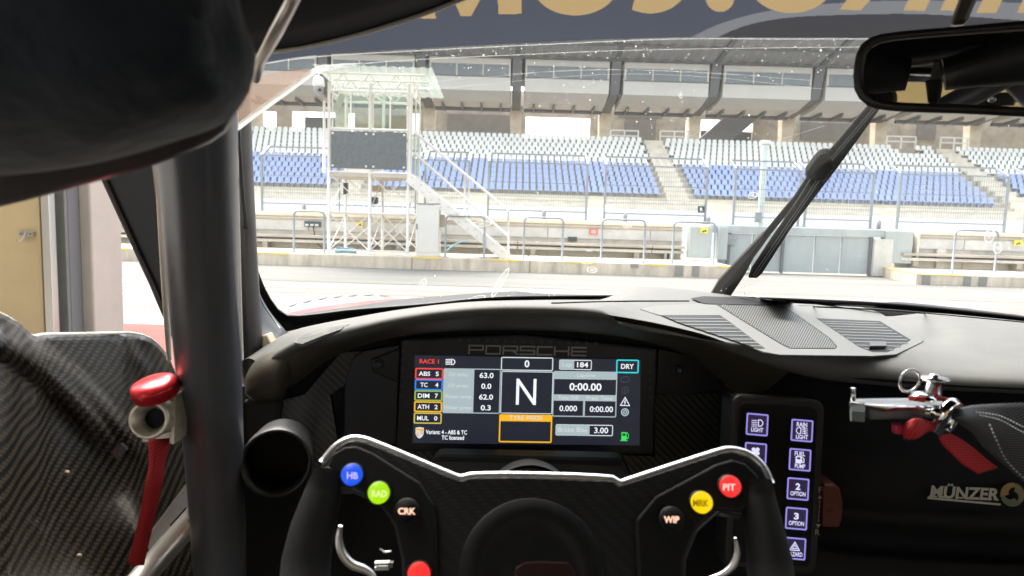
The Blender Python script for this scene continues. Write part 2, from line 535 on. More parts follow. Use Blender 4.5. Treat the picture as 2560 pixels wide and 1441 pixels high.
# ------------------------------------------------------------------ lettering
_glyphs = {}
def letters(s, bold=0.0, shear=0.0):
    key = (s, bold, shear)
    if key not in _glyphs:
        cu = bpy.data.curves.new('lettering', 'FONT')
        cu.body = s; cu.size = 1.0; cu.offset = bold; cu.shear = shear; cu.resolution_u = 3
        ob = bpy.data.objects.new('lettering', cu)
        me = bpy.data.meshes.new_from_object(ob)
        vs = [tuple(v.co) for v in me.vertices]; fs = [list(p.vertices) for p in me.polygons]
        bpy.data.objects.remove(ob); bpy.data.curves.remove(cu); bpy.data.meshes.remove(me)
        xs = [v[0] for v in vs]; ys = [v[1] for v in vs]
        bx = (min(xs), max(xs), min(ys), max(ys))
        _glyphs[key] = ([((x - bx[0]) / (bx[1] - bx[0]) - 0.5, (y - bx[2]) / (bx[3] - bx[2]) - 0.5) for x, y, z in vs], fs)
    return _glyphs[key]

class Board:
    """Draws flat marks on a Plane, in the photograph's pixels, sloping the way the panel slopes there."""
    def __init__(self, plane, mb, dx=(1, 0), dy=(0, 1)):
        self.p, self.mb, self.dx, self.dy = plane, mb, dx, dy
    def P(self, cx, cy, x, y, off):
        return self.p.hit(cx + self.dx[0] * x + self.dy[0] * y, cy + self.dx[1] * x + self.dy[1] * y, off)
    def text(self, s, cx, cy, w, h, mt, off=0.0012, bold=0.0, shear=0.0):
        vs, fs = letters(s, bold, shear)
        self.mb.add([self.P(cx, cy, x * w, -y * h, off) for x, y in vs], fs, mt)
    def poly(self, cx, cy, pts, mt, off=0.0006):
        q = [self.P(cx, cy, x, y, off) for x, y in pts]
        n = Vector((0, 0, 0))
        for i in range(len(q)): n += q[i].cross(q[(i + 1) % len(q)])
        if n.dot(self.p.n) < 0: q = q[::-1]
        self.mb.face(q, mt)
    def rect(self, x0, y0, x1, y1, mt, off=0.0006, r_=3.0):
        cx, cy = (x0 + x1) / 2, (y0 + y1) / 2
        self.poly(cx, cy, rrect((x1 - x0) / 2, (y1 - y0) / 2, r_), mt, off)
    def frame(self, x0, y0, x1, y1, mt, inner='screen_black', t=2.6, off=0.0006, r_=4.0):
        self.rect(x0, y0, x1, y1, mt, off, r_)
        self.rect(x0 + t, y0 + t, x1 - t, y1 - t, inner, off + 0.0002, max(0.8, r_ - t))
    def apoly(self, pts, mt, off=0.0006):
        q = [self.p.hit(x, y, off) for x, y in pts]
        n = Vector((0, 0, 0))
        for i in range(len(q)): n += q[i].cross(q[(i + 1) % len(q)])
        self.mb.face(q[::-1] if n.dot(self.p.n) < 0 else q, mt)
    def line(self, pts, w, mt, off=0.0010):
        gx, gy = sum(p[0] for p in pts) / len(pts), sum(p[1] for p in pts) / len(pts)
        pts = [(p[0] - gx, p[1] - gy) for p in pts]
        for (x0, y0), (x1, y1) in zip(pts, pts[1:]):
            L = math.hypot(x1 - x0, y1 - y0) or 1
            nx, ny = -(y1 - y0) / L * w / 2, (x1 - x0) / L * w / 2
            ex, ey = (x1 - x0) / L * w / 2, (y1 - y0) / L * w / 2
            self.poly(gx, gy, [(x0 + nx - ex, y0 + ny - ey), (x1 + nx + ex, y1 + ny + ey), (x1 - nx + ex, y1 - ny + ey), (x0 - nx - ex, y0 - ny - ey)], mt, off)
    def ring(self, cx, cy, r_, w, mt, off=0.0010, n=20, a0=0, a1=360):
        for k in range(n):
            a, b = R(a0 + (a1 - a0) * k / n), R(a0 + (a1 - a0) * (k + 1) / n)
            self.poly(cx, cy, [((r_ - w / 2) * math.cos(a), (r_ - w / 2) * math.sin(a)), ((r_ + w / 2) * math.cos(a), (r_ + w / 2) * math.sin(a)),
                               ((r_ + w / 2) * math.cos(b), (r_ + w / 2) * math.sin(b)), ((r_ - w / 2) * math.cos(b), (r_ - w / 2) * math.sin(b))], mt, off)
    def dot(self, cx, cy, r_, mt, off=0.0010, n=20):
        self.poly(cx, cy, [(r_ * math.cos(2 * math.pi * k / n), r_ * math.sin(2 * math.pi * k / n)) for k in range(n)], mt, off)
def rrect(hx, hy, r_, n=4):
    r_ = min(r_, hx * 0.98, hy * 0.98)
    out = []
    for sx, sy, a0 in ((1, 1, 0), (-1, 1, 90), (-1, -1, 180), (1, -1, 270)):
        for k in range(n + 1):
            a = R(a0 + 90 * k / n)
            out.append((sx * (hx - r_) + r_ * math.cos(a), sy * (hy - r_) + r_ * math.sin(a)))
    return out
# ================================================================== OUTSIDE
def sheet(name, x0, x1, y0, y1, z, m):
    return tag(MB().face([(x0, y0, z), (x1, y0, z), (x1, y1, z), (x0, y1, z)], m).build(name), kind='structure')
sheet('ground', -400, 400, -60, 800, -0.012, 'lane')
sheet('garage_floor', -12, 12, -8, 3.25, -0.004, 'garage_floor')
sheet('pit_lane', -90, 90, 3.25, 13.8, -0.006, 'lane')
sheet('apron', -40, 40, 3.9, 6.35, -0.002, 'red_paint')
sheet('pit_lane_edge_strip', -90, 90, 10.75, 13.8, -0.002, 'asphalt')
sheet('pit_lane_marking', -90, 90, 9.2, 9.55, -0.002, 'pink_paint')
sheet('pit_lane_marking', -90, 90, 7.5, 7.62, -0.002, 'pink_paint')
sheet('pit_lane_marking', -90, 90, 9.75, 9.82, -0.002, 'pink_paint')
sheet('track', -300, 300, 17, 37.5, -0.002, 'track')

# ---- raised pit wall platforms
PZ = 0.25
mb = MB()
xs = [-34.0, -7.45, -2.05, 0.35, 4.5]
for a, b in zip(xs, xs[1:]):
    mb.box((a + 0.006, 13.8, -0.02), (b - 0.006, 16.0, PZ), 'kerb_concrete')
root = thing('concrete_platform', (-4, 13.8, 0), 'long raised concrete platform under the scaffold tower and its stairs', 'platform')
mb.build('platform_block', root, bevel=0.012)
for p0, p1, y in ((640, 722, 631), (1032, 1100, 644), (1222, 1295, 651), (1412, 1490, 655), (1618, 1668, 661), (1792, 1830, 666), (165, 322, 617)):
    a, b = at(p0, y, 13.8), at(p1, y, 13.8)
    MB().box((a.x, 13.792, PZ - 0.035), (b.x, 13.90, PZ + 0.004), 'yellow_paint').build('edge_marking', root)
for p0, p1, y in ((1577, 1596, 662), (1688, 1708, 680), (1730, 1748, 680)):
    a, b = at(p0, y, 13.79), at(p1, y, 13.79)
    z0 = PZ - 0.09 if p0 == 1577 else 0.02
    MB().box((a.x, 13.788, z0), (b.x, 13.82, PZ - 0.012), 'door_grey').build('drain_slot', root)
root = thing('concrete_platform', (12, 13.7, 0), 'raised concrete platform with a long yellow slanted corner beside the gate', 'platform')
c0, c1 = at(2199, 663, 16.0), at(2291, 690, 13.7)
MB().prism([(c0.x, 16.0, -0.02), (c1.x, 13.7, -0.02), (40, 13.7, -0.02), (40, 16.0, -0.02)], (0, 0, 0.235), 'kerb_concrete').build('platform_block', root, bevel=0.01)
mb = MB()
d = Vector((c0.x - c1.x, 2.3, 0)).normalized(); nn = Vector((d.y, -d.x, 0))
a0, a1 = Vector((c0.x, 16, 0.2)), Vector((c1.x, 13.7, 0.2))
mb.prism([a0 - nn * 0.004, a1 - nn * 0.004, a1 + nn * 0.10, a0 + nn * 0.10], (0, 0, 0.022), 'yellow_paint').build('edge_marking', root)
for x0, x1 in ((c1.x + 0.05, c1.x + 1.0), (10.4, 11.6)): MB().box((x0, 13.69, 0.195), (x1, 13.8, 0.219), 'yellow_paint').build('edge_marking', root)
for p0, p1 in ((2306, 2326), (2410, 2428), (2448, 2468)):
    a, b = at(p0, 700, 13.69), at(p1, 700, 13.69)
    MB().box((a.x, 13.685, 0.0), (b.x, 13.72, 0.19), 'door_grey').build('drain_slot', root)

# ---- pit walls with bench ledges
def pit_wall(x0, x1, label, gap=None):
    root = thing('pit_wall', ((x0 + x1) / 2, 16.0, 0), label, 'wall')
    MB().box((x0, 16.0, 0), (x1, 16.55, 1.0), 'concrete').build('wall_body', root)
    MB().box((x0, 15.93, 0.99), (x1, 16.6, 1.085), 'pale_concrete').build('coping', root, bevel=0.015)
    mb = MB(); k = 0; x = x0
    rnd = random.Random(int(x0 * 10))
    while x < x1 - 0.2:
        w = min(rnd.choice((1.6, 2.0, 2.4)), x1 - x)
        mb.box((x + 0.008, 15.965, 0.66), (x + w - 0.008, 16.01, 0.895), 'grey_panel')
        mb.box((x + 0.008, 15.975, 0.21), (x + w - 0.008, 16.01, 0.36), 'pale_concrete')
        x += w
    mb.build('facing_slab', root, bevel=0.005)
    mb = MB(); x = x0
    while x < x1 - 0.2:
        w = min(3.1, x1 - x)
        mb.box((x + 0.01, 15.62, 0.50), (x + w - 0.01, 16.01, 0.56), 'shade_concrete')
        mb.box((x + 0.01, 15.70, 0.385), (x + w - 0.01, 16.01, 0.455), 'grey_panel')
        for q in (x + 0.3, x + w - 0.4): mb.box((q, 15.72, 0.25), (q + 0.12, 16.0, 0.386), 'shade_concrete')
        x += w
    mb.build('bench_ledge', root, bevel=0.006)
    MB().tube([(x0, 15.9, 0.945), (x1, 15.9, 0.945)], 0.012, 'shade_concrete', n=6).build('cable_line', root)
    return root
pit_wall(-34, 3.95, 'low concrete pit wall with bench ledges behind the scaffold tower')
pit_wall(8.95, 40, 'low concrete pit wall with a pale recessed frame beyond the steel gate')
tag(MB().box((9.9, 15.9, 0.21), (10.1, 15.96, 0.66), 'pale_concrete').build('wall_rib'), 'pale upright concrete rib on the wall beyond the gate', 'wall rib')

# ---- gate, side cabinets
root = thing('steel_gate', (6.6, 15.85, 0), 'blue grey sheet steel folding gate closing the gap in the pit wall', 'gate')
MB().box((4.55, 15.78, 0.90), (8.95, 15.99, 1.07), 'gate_paint').build('header_beam', root, bevel=0.01)
gx = [4.75, 5.55, 6.25, 7.0, 7.62, 8.3]
for a, b in zip(gx, gx[1:]):
    mb = MB().box((a + 0.015, 15.84, 0.03), (b - 0.015, 15.90, 0.89), 'gate_paint')
    mb.box((a + 0.015, 15.82, 0.03), (a + 0.06, 15.842, 0.89), 'gate_paint')
    mb.build('gate_leaf', root, bevel=0.006)
for x in (5.0, 6.25, 8.29): MB().box((x - 0.03, 15.78, 0.0), (x + 0.03, 15.835, 0.9), 'steel_dark').build('gate_post', root)
MB().box((8.32, 15.7, 0), (8.75, 16.0, 0.86), 'grey_panel').build('pier', root, bevel=0.01)
MB().box((4.95, 15.74, 0.62), (5.12, 15.83, 0.86), 'galvanised').build('lock_box', root, bevel=0.01)
def panel_box(p0, p1, y0, y1, Y, m, name, label, cat, dep=0.25, bev=0.012):
    a, b = at(p0, y1, Y), at(p1, y0, Y)
    return tag(MB().box((a.x, Y, a.z), (b.x, Y + dep, b.z), m).build(name, bevel=bev), label, cat)
panel_box(1722, 1782, 568, 645, 15.45, 'gate_paint', 'steel_cabinet', 'blue grey flat steel cabinet with a yellow sign beside the gate', 'cabinet')
panel_box(1795, 1822, 568, 650, 15.6, 'gate_paint', 'steel_post', 'blue grey steel side post at the gate end near the yellow signed cabinet', 'post')
panel_box(2210, 2285, 580, 658, 15.72, 'gate_paint', 'steel_cabinet', 'blue grey steel side cabinet on the slanted platform corner', 'cabinet')
panel_box(2288, 2302, 582, 668, 15.74, 'pale_concrete', 'concrete_post', 'pale concrete post between steel cabinet and recessed wall', 'post')

# ---- signs on wall
def sign(px, py, w, h, Y, m, label, mark):
    c = at(px, py, Y)
    k = Y / FPX
    root = thing('wall_sign', (c.x, Y, c.z - h * k / 2), label, 'sign')
    MB().box((c.x - w * k / 2, Y, c.z - h * k / 2), (c.x + w * k / 2, Y + 0.012, c.z + h * k / 2), m).build('sign_plate', root)
    mb = MB(); mark(mb, c, k, Y - 0.003)
    mb.build('sign_symbol', root)
def m_slip(mb, c, k, Y):
    P = lambda x, y: (c.x + x * k, Y, c.z - y * k)
    mb.face([P(*q) for q in ((-6, 4.5), (-4, -1), (-1, 0.5), (3, -3.5), (5.5, 1.5), (6, 4.5), (2, 2), (0, 4.5))][::-1], 'sign_dark')
def m_bars(mb, c, k, Y):
    for y in (-2.2, 2.2): mb.box((c.x - 6 * k, Y, c.z + (y - 0.9) * k), (c.x + 6 * k, Y + 0.002, c.z + (y + 0.9) * k), 'sign_white')
sign(898, 562, 18, 13, 15.9, 'sign_yellow', 'small yellow warning sign on the wall behind the scaffold tower', m_slip)
sign(1761, 577, 19, 13, 15.42, 'sign_yellow', 'small yellow warning sign on the steel cabinet beside the gate', m_slip)
sign(2546, 608, 20, 13, 15.9, 'sign_yellow', 'small yellow warning sign on the wall beyond the gate', m_slip)
sign(1484, 580, 20, 14, 15.9, 'sign_red', 'small red sign with two white bars on the bench wall', m_bars)
panel_box(1420, 1443, 593, 603, 15.94, 'sign_dark', 'wall_vent', 'small dark vent plate low on the wall near the red sign', 'vent', 0.03, 0)
c = at(781, 560, 15.9)
root = thing('socket_box', (c.x, 15.9, c.z - 0.07), 'open socket box with hanging black cable on the pit wall', 'socket box')
MB().box((c.x - 0.19, 15.9, c.z - 0.07), (c.x + 0.19, 15.95, c.z + 0.06), 'sign_dark').build('housing', root)
for x in (-0.12, 0.0, 0.11): MB().box((c.x + x - 0.045, 15.885, c.z - 0.05), (c.x + x + 0.03, 15.902, c.z - 0.005), 'white_steel').build('socket', root)
MB().tube([at(783, 566, 15.86), at(786, 585, 15.86), at(793, 610, 15.8), at(806, 619, 15.5), at(825, 622, 15.2)], 0.011, 'black_rubber', n=6).build('cable', root)

# ---- railing hoops
def hoop(p0, p1, ytop, yb, Y, label):
    a, b = at(p0, yb, Y), at(p1, yb, Y)
    zt = at((p0 + p1) / 2, ytop, Y).z
    zb = a.z = b.z = PZ if p0 < 2000 else 0.215
    root = thing('railing_hoop', ((a.x + b.x) / 2, Y, zb), label, 'railing', 'galvanised hoops along the pit wall platform')
    r_ = 0.08
    pts = [(a.x, Y, zb), (a.x, Y, zt - r_), (a.x + 0.024, Y, zt - 0.024), (a.x + r_, Y, zt), (b.x - r_, Y, zt), (b.x - 0.024, Y, zt - 0.024), (b.x, Y, zt - r_), (b.x, Y, zb)]
    MB().tube(pts, 0.022, 'galvanised', n=8).build('hoop_tube', root)
    for x in (a.x, b.x): MB().box((x - 0.08, Y - 0.05, zb), (x + 0.08, Y + 0.05, zb + 0.012), 'galvanised').build('foot_plate', root)
hoop(735, 811, 529, 632, 13.98, 'galvanised hoop railing just beside the tower and blue hose')
hoop(1113, 1210, 541, 641, 13.98, 'galvanised hoop railing under the white stairs')
hoop(1308, 1405, 545, 649, 13.98, 'galvanised hoop railing next to the stair foot')
hoop(1502, 1609, 550, 653, 13.98, 'galvanised hoop railing in front of the red sign')
hoop(1680, 1783, 556, 658, 13.98, 'galvanised hoop railing in front of the yellow signed cabinet')
hoop(556, 637, 524, 626, 13.98, 'galvanised hoop railing seen beside the black windshield edge')
hoop(160, 258, 506, 611, 13.98, 'galvanised hoop railing seen through the open side window')
hoop(2380, 2486, 577, 682, 13.95, 'galvanised hoop railing on the platform beyond the gate')

# ---- scaffold tower
TX = [-3.82, -2.98, -2.19]; TF, TB = 14.1, 15.5
root = thing('scaffold_tower', (-3.0, 14.8, PZ), 'white scaffold tower with glazed cabin and dark board on the platform', 'tower')
for Y in (TF, TB):
    for x in TX:
        mb = MB().tube([(x, Y, PZ), (x, Y, 3.72 if Y == TF else 3.75)], 0.034, 'white_steel', n=10)
        mb.box((x - 0.09, Y - 0.09, PZ), (x + 0.09, Y + 0.09, PZ + 0.015), 'white_steel')
        mb.build('upright', root)
for z in (1.10, 1.93, 2.80, 3.56):
    mb = MB()
    for Y in (TF, TB): mb.tube([(TX[0], Y, z), (TX[2], Y, z)], 0.027, 'white_steel', n=8)
    for x in TX: mb.tube([(x, TF, z), (x, TB, z)], 0.024, 'white_steel', n=8)
    mb.build('ledger', root)
MB().tube([(TX[0], TF, PZ + 0.08), (TX[2], TF, PZ + 0.08)], 0.02, 'white_steel', n=8).build('base_rail', root)
mb = MB()
for (z0, z1) in ((PZ + 0.08, 1.08), (1.15, 1.9)):
    for a, b in zip(TX, TX[1:]):
        for Y in (TF, TB):
            w = 0.010 if z0 > 1 else 0.013
            mb.tube([(a, Y + 0.03, z0), (b, Y + 0.03, z1)], w, 'white_steel', n=6)
            mb.tube([(a, Y - 0.03, z1), (b, Y - 0.03, z0)], w, 'white_steel', n=6)
    for x in TX: mb.tube([(x, TF, z0), (x, TB, z1)], 0.011, 'white_steel', n=6)
mb.build('brace', root)
mb = MB()
for Y in (TF, TB, 14.8):
    n = 6
    for k in range(n):
        xa, xb = TX[0] + (TX[2] - TX[0]) * k / n, TX[0] + (TX[2] - TX[0]) * (k + 1) / n
        za, zb = (3.56, 3.90) if k % 2 == 0 else (3.90, 3.56)
        mb.tube([(xa, Y, za), (xb, Y, zb)], 0.011, 'cream_steel', n=6)
    mb.tube([(TX[0] - 0.1, Y, 3.9), (TX[2] + 0.3, Y, 3.9)], 0.02, 'cream_steel', n=8)
for k in range(5):
    ya = TF + (TB - TF) * k / 5
    mb.tube([(TX[2], ya, 3.56 if k % 2 else 3.9), (TX[2], ya + 0.28, 3.9 if k % 2 else 3.56)], 0.010, 'cream_steel', n=6)
    mb.tube([(TX[0], ya, 3.56 if k % 2 else 3.9), (TX[0], ya + 0.28, 3.9 if k % 2 else 3.56)], 0.010, 'cream_steel', n=6)
mb.build('roof_truss', root)
rows = []
for Y, z in ((13.75, 3.98), (16.1, 3.80)):
    rows.append([Vector((-4.05 + (2.35) * k / 48, Y, z + 0.012 * math.sin(k * 1.6))) for k in range(49)])
MB().grid(rows, 'roof_sheet_clear').build('roof', root, solid=0.006)
MB().box((TX[0] + 0.05, TF - 0.055, 2.00), (TX[2] - 0.04, TF - 0.036, 2.75), 'dark_board').build('board', root)
mb = MB()
for x in (TX[0] + 0.09, TX[1] - 0.07, TX[1] + 0.08, TX[2] - 0.09):
    for z in (2.05, 2.70): mb.lathe((x, TF - 0.055, z), (0, -1, 0), [(0.024, 0), (0.024, 0.008), (0.0, 0.012)], 'bolt', n=10)
mb.build('bolt_head', root)
mb = MB().box((TX[0] - 0.02, TF - 0.02, 1.84), (TX[2] + 0.02, TB, 1.90), 'shade_concrete')
mb.build('deck', root)
for x0, x1 in ((TX[0] + 0.05, TX[1] - 0.04), (TX[1] + 0.04, TX[2] - 0.05)):
    mb = MB().box((x0, TF + 0.06, 2.84), (x1, TF + 0.066, 3.5), 'pale_glass')
    for x in (x0, (x0 + x1) / 2, x1): mb.box((x - 0.014, TF + 0.05, 2.83), (x + 0.014, TF + 0.075, 3.52), 'cream_steel')
    mb.build('window', root)
mb = MB().box((TX[2] + 0.03, TF + 0.1, 1.95), (TX[2] + 0.036, TB - 0.1, 3.5), 'pale_glass')
for y in (TF + 0.1, 14.75, TB - 0.1): mb.box((TX[2] + 0.02, y - 0.02, 1.95), (TX[2] + 0.05, y + 0.02, 3.52), 'cream_steel')
mb.build('side_window', root)
mb = MB().tube([(TX[0] - 0.10, TF, 1.9), (TX[0] - 0.10, TF, 3.35)], 0.028, 'white_steel')
for z in (2.0, 2.6, 3.2): mb.bar((TX[0] - 0.10, TF, z), (TX[0], TF, z), 0.02, 'white_steel')
mb.build('side_post', root)

# things fixed about the tower
c = at(797, 215, 14.0)
cam_root = thing('dome_camera', (c.x, 14.0, c.z - 0.2), 'white dome security camera hanging from the tower roof bracket', 'camera')
MB().lathe((c.x, 14.0, c.z + 0.18), (0, 0, -1), [(0.0, 0), (0.07, 0.0), (0.10, 0.03), (0.115, 0.13), (0.118, 0.185), (0.10, 0.20), (0.0, 0.2)], 'white_steel', n=24).build('housing', cam_root)
MB().lathe((c.x, 14.0, c.z - 0.015), (0, 0, -1), [(0.098, 0), (0.095, 0.07), (0.07, 0.13), (0.03, 0.16), (0, 0.165)], 'galvanised', n=24).build('dome', cam_root)
MB().lathe((c.x + 0.04, 13.925, c.z - 0.09), (0.3, -1, -0.3), [(0.032, 0), (0.032, 0.02), (0, 0.022)], 'black_device', n=14).build('lens', cam_root)
MB().tube([(c.x, 14.0, c.z + 0.17), (c.x, 14.0, c.z + 0.24), (c.x + 0.05, 14.02, c.z + 0.26), (TX[0], TF, c.z + 0.16)], 0.02, 'white_steel').build('bracket', cam_root)
c = at(851, 250, 14.25)
fl = thing('flood_lamp', (c.x, 14.25, c.z), 'cream floodlight tilted down inside the tower cabin', 'lamp')
MB().obox((c.x, 14.25, c.z), (0.055, 0, 0.12), (0, 0.05, 0), (0.05, 0, -0.022), 'tan_box').build('housing', fl, bevel=0.01)
MB().obox((c.x - 0.09, 14.28, c.z + 0.03), (0.06, 0, -0.05), (0, 0.03, 0), (0.02, 0, 0.03), 'white_steel').build('bracket', fl, bevel=0.006)
c = at(942, 473, 15.35)
tag(MB().box((c.x - 0.1, 15.33, c.z - 0.065), (c.x + 0.1, 15.43, c.z + 0.075), 'tan_box').build('junction_box', bevel=0.006), 'tan junction box fixed on a rear tower upright', 'junction box')
for (px, py, w, h, lab) in ((864, 472, 0.045, 0.13, 'tall black loudspeaker on the rear tower upright'), (936, 502, 0.075, 0.08, 'square black device below the tan junction box')):
    c = at(px, py, 15.35)
    tag(MB().box((c.x - w, 15.30, c.z - h), (c.x + w, 15.42, c.z + h), 'black_device').build('outdoor_speaker' if w < .05 else 'device_box', bevel=0.012), lab, 'speaker' if w < .05 else 'device')
# cabinet
a, b = at(1040, 637, 14.02), at(1099, 512, 14.02)
cb = thing('electric_cabinet', ((a.x + b.x) / 2, 14.02, PZ), 'white upright electric cabinet between tower and stairs', 'cabinet')
MB().box((a.x, 14.02, PZ), (b.x, 14.4, b.z), 'cabinet_paint').build('body', cb, bevel=0.008)
MB().box((a.x + 0.012, 14.008, PZ + 0.09), (b.x - 0.012, 14.022, b.z - 0.02), 'cabinet_paint').build('door', cb, bevel=0.004)
MB().box((a.x - 0.005, 14.0, b.z), (b.x + 0.012, 14.42, b.z + 0.02), 'galvanised').build('lid', cb)
MB().box((a.x + 0.0, 13.99, 0.80), (a.x + 0.022, 14.01, 0.92), 'black_device').build('handle', cb, bevel=0.003)
MB().box((b.x + 0.004, 14.1, 0.86), (b.x + 0.09, 14.35, 1.12), 'tan_box').build('side_box', cb, bevel=0.006)
# hose coil
c = atz(864, 627, PZ + 0.02); c.y = 14.35; c.x = at(863, 627, 14.35).x
mb = MB(); pts = []
for k in range(170):
    w = k * 0.24; q = 0.17 + 0.035 * math.sin(k * 0.37) + 0.02 * math.sin(k * 0.113)
    pts.append((c.x + (q + 0.04) * math.cos(w), c.y + q * math.sin(w) * 0.9, PZ + 0.016 + 0.10 * k / 170 * (0.6 + 0.4 * math.sin(w * 0.5))))
mb.tube(pts, 0.013, 'hose_blue', n=6)
tag(mb.build('hose_coil'), 'coiled light blue hose lying at the tower foot', 'hose')
tag(MB().tube([at(1110, 628, 14.5), at(1118, 626, 14.6), at(1135, 612, 14.9), at(1155, 604, 15.4), at(1170, 604, 15.6)], 0.012, 'hose_blue', n=6).build('blue_cable'), 'thin blue cable running to the wall under the stairs', 'cable')

# ---- stairs
st = thing('metal_stairs', (-1.1, 14.3, PZ), 'white steel stairs with two handrails leading up to the tower cabin', 'stairs')
s0, s1 = Vector((-2.12, 0, 1.93)), Vector((-0.06, 0, 0.34))
dr = (s1 - s0).normalized(); up = Vector((-dr.z, 0, dr.x));
if up.z < 0: up = -up
for Y in (14.0, 14.72):
    mb = MB().prism([s0 + up * 0.0 + Vector((0, Y, 0)), s1 + Vector((0, Y, 0)), Vector((s1.x, Y, PZ + 0.0)), Vector((s1.x - 0.2, Y, PZ + 0.0)), s0 - up * 0.20 + Vector((0, Y, 0))], (0, 0.035, 0), 'white_steel')
    mb.build('stringer', st, bevel=0.004)
mb = MB()
for k in range(11):
    p = s0.lerp(s1, (k + 0.5) / 11) - up * 0.10
    mb.box((p.x - 0.12, 14.036, p.z - 0.012), (p.x + 0.12, 14.72, p.z + 0.012), 'white_steel')
mb.build('tread', st)
mb = MB()
for k in range(22):
    p = s0.lerp(s1, (k + 0.5) / 22) - up * (0.05 + 0.1 * (k % 2))
    mb.lathe((p.x, 14.0, p.z), (0, -1, 0), [(0.011, 0), (0.011, 0.006), (0, 0.008)], 'galvanised', n=8)
mb.build('bolt_head', st)
for hgt, w in ((0.86, 0.026), (0.44, 0.026)):
    q0 = at(1036, 330 if hgt > .5 else 384, 14.0); q1 = at(1271, 527 if hgt > .5 else 592, 14.0)
    MB().tube([q0, q1], w, 'white_steel', n=10).build('handrail', st)
mb = MB()
for px, yt, yb in ((1271, 525, 636), (1162, 436, 540), (1172, 446, 548)):
    a, b = at(px, yt, 14.0), at(px, yb, 14.0)
    mb.tube([a, b], 0.024, 'white_steel', n=8)
mb.build('rail_post', st)

# ---- debris fence on the wall
FY, FZ0, FZ1 = 16.25, 1.085, 2.40
def fence_panel(p0, p1, label):
    x0, x1 = at(p0, 480, FY).x, at(p1, 480, FY).x
    root = thing('debris_fence', ((x0 + x1) / 2, FY, FZ0), label, 'fence', 'debris fence panels on the pit wall')
    for x in (x0, x1):
        mb = MB().bar((x, FY, FZ0), (x, FY, FZ1), 0.05, 'galvanised')
        mb.bar((x, FY, FZ1), (x, FY + 0.5, FZ1 + 0.24), 0.045, 'galvanised')
        mb.box((x - 0.07, FY - 0.06, FZ0), (x + 0.07, FY + 0.06, FZ0 + 0.015), 'galvanised')
        mb.build('post', root)
    mb = MB()
    mb.bar((x0, FY + 0.5, FZ1 + 0.24), (x1, FY + 0.5, FZ1 + 0.24), 0.04, 'galvanised')
    mb.bar((x0, FY, FZ1), (x1, FY, FZ1), 0.03, 'galvanised')
    mb.bar((x0, FY, FZ0 + 0.19), (x1, FY, FZ0 + 0.19), 0.03, 'galvanised')
    mb.bar((x0, FY, FZ0 + 0.45), (x1, FY, FZ0 + 0.45), 0.012, 'galvanised')
    mb.bar((x0, FY, FZ0 + 0.85), (x1, FY, FZ0 + 0.85), 0.012, 'galvanised')
    mb.build('rail', root)
    mb = MB()
    n = max(2, int((x1 - x0) / 0.055))
    for k in range(1, n):
        x = x0 + (x1 - x0) * k / n
        mb.bar((x, FY + 0.02, FZ0 + 0.2), (x, FY + 0.02, FZ1), 0.0058, 'galvanised')
        if k % 3 == 0: mb.bar((x, FY + 0.02, FZ1), (x, FY + 0.5, FZ1 + 0.24), 0.0058, 'galvanised')
    z = FZ0 + 0.2
    while z < FZ1:
        mb.bar((x0, FY + 0.02, z), (x1, FY + 0.02, z), 0.0058, 'galvanised'); z += 0.11
    mb.build('wire_mesh', root)
    nm = int((x1 - x0) / 1.3)
    for k in range(1, nm):
        x = x0 + (x1 - x0) * k / nm
        MB().bar((x, FY + 0.05, FZ0), (x, FY + 0.05, FZ1), 0.032, 'galvanised').build('mid_post', root)
fence_panel(655, 1040, 'fence panel crossing behind the scaffold tower')
fence_panel(1063, 1172, 'narrow fence panel behind the top of the stairs')
fence_panel(1221, 1467, 'fence panel between the stairs and the small number sign')
fence_panel(1513, 1766, 'fence panel carrying the white number sign and the dark letter sign')
fence_panel(1837, 2000, 'fence panel right behind the pale light mast')
fence_panel(2016, 2182, 'fence panel seen behind the wiper')
fence_panel(2249, 2519, 'fence panel above the wall beyond the gate')
fence_panel(2570, 2760, 'fence panel cut off at the picture edge')
fence_panel(320, 604, 'fence panel half hidden by the roll cage tube')
fence_panel(40, 290, 'fence panel seen through the open side window')
fsig = thing('fence_sign', tuple(at(1524, 528, 16.15)), 'small white sign with characters G7 on the fence', 'sign')
pl = Plane(at(1515, 515, 16.15), at(1533, 515, 16.15), at(1515, 527, 16.15))
mb = MB(); bd = Board(pl, mb); bd.rect(1513, 512, 1535, 529, 'sign_white', 0, 1); mb.build('sign_plate', fsig, solid=-0.01)
mb = MB(); bd = Board(pl, mb); bd.text('G7', 1524, 520.5, 15, 9, 'grey_panel', 0.004, 0.03); mb.build('sign_symbol', fsig)
fsig = thing('fence_sign', tuple(at(1753, 532, 16.15)), 'small dark square sign with a white letter R on the fence', 'sign')
mb = MB(); bd = Board(pl, mb); bd.rect(1744.5, 515.5, 1762, 532.5, 'sign_dark', 0, 1); mb.build('sign_plate', fsig, solid=-0.01)
mb = MB(); bd = Board(pl, mb); bd.text('R', 1753.5, 524, 7, 9, 'sign_white', 0.004, 0.03); mb.build('sign_symbol', fsig)
for px, py, h, lab in ((760, 526, 20, 'small grey canister at the fence foot near the tower'), (1360, 542, 22, 'small grey canister at the fence foot beyond the stair foot'), (1563, 545, 22, 'small grey canister at the fence foot under the number sign'), (1771, 553, 20, 'small grey canister at the fence foot beside the dark letter sign'), (2197, 566, 24, 'small grey canister on the wall at the gate end')):
    a = at(px, py, 16.1); k = 16.1 / FPX
    tag(MB().lathe((a.x, 16.1, 1.085), (0, 0, 1), [(0, 0), (0.05, 0), (0.05, h * k * 0.8), (0.02, h * k * 0.9), (0.015, h * k), (0, h * k)], 'galvanised', n=12).build('canister'), lab, 'canister')
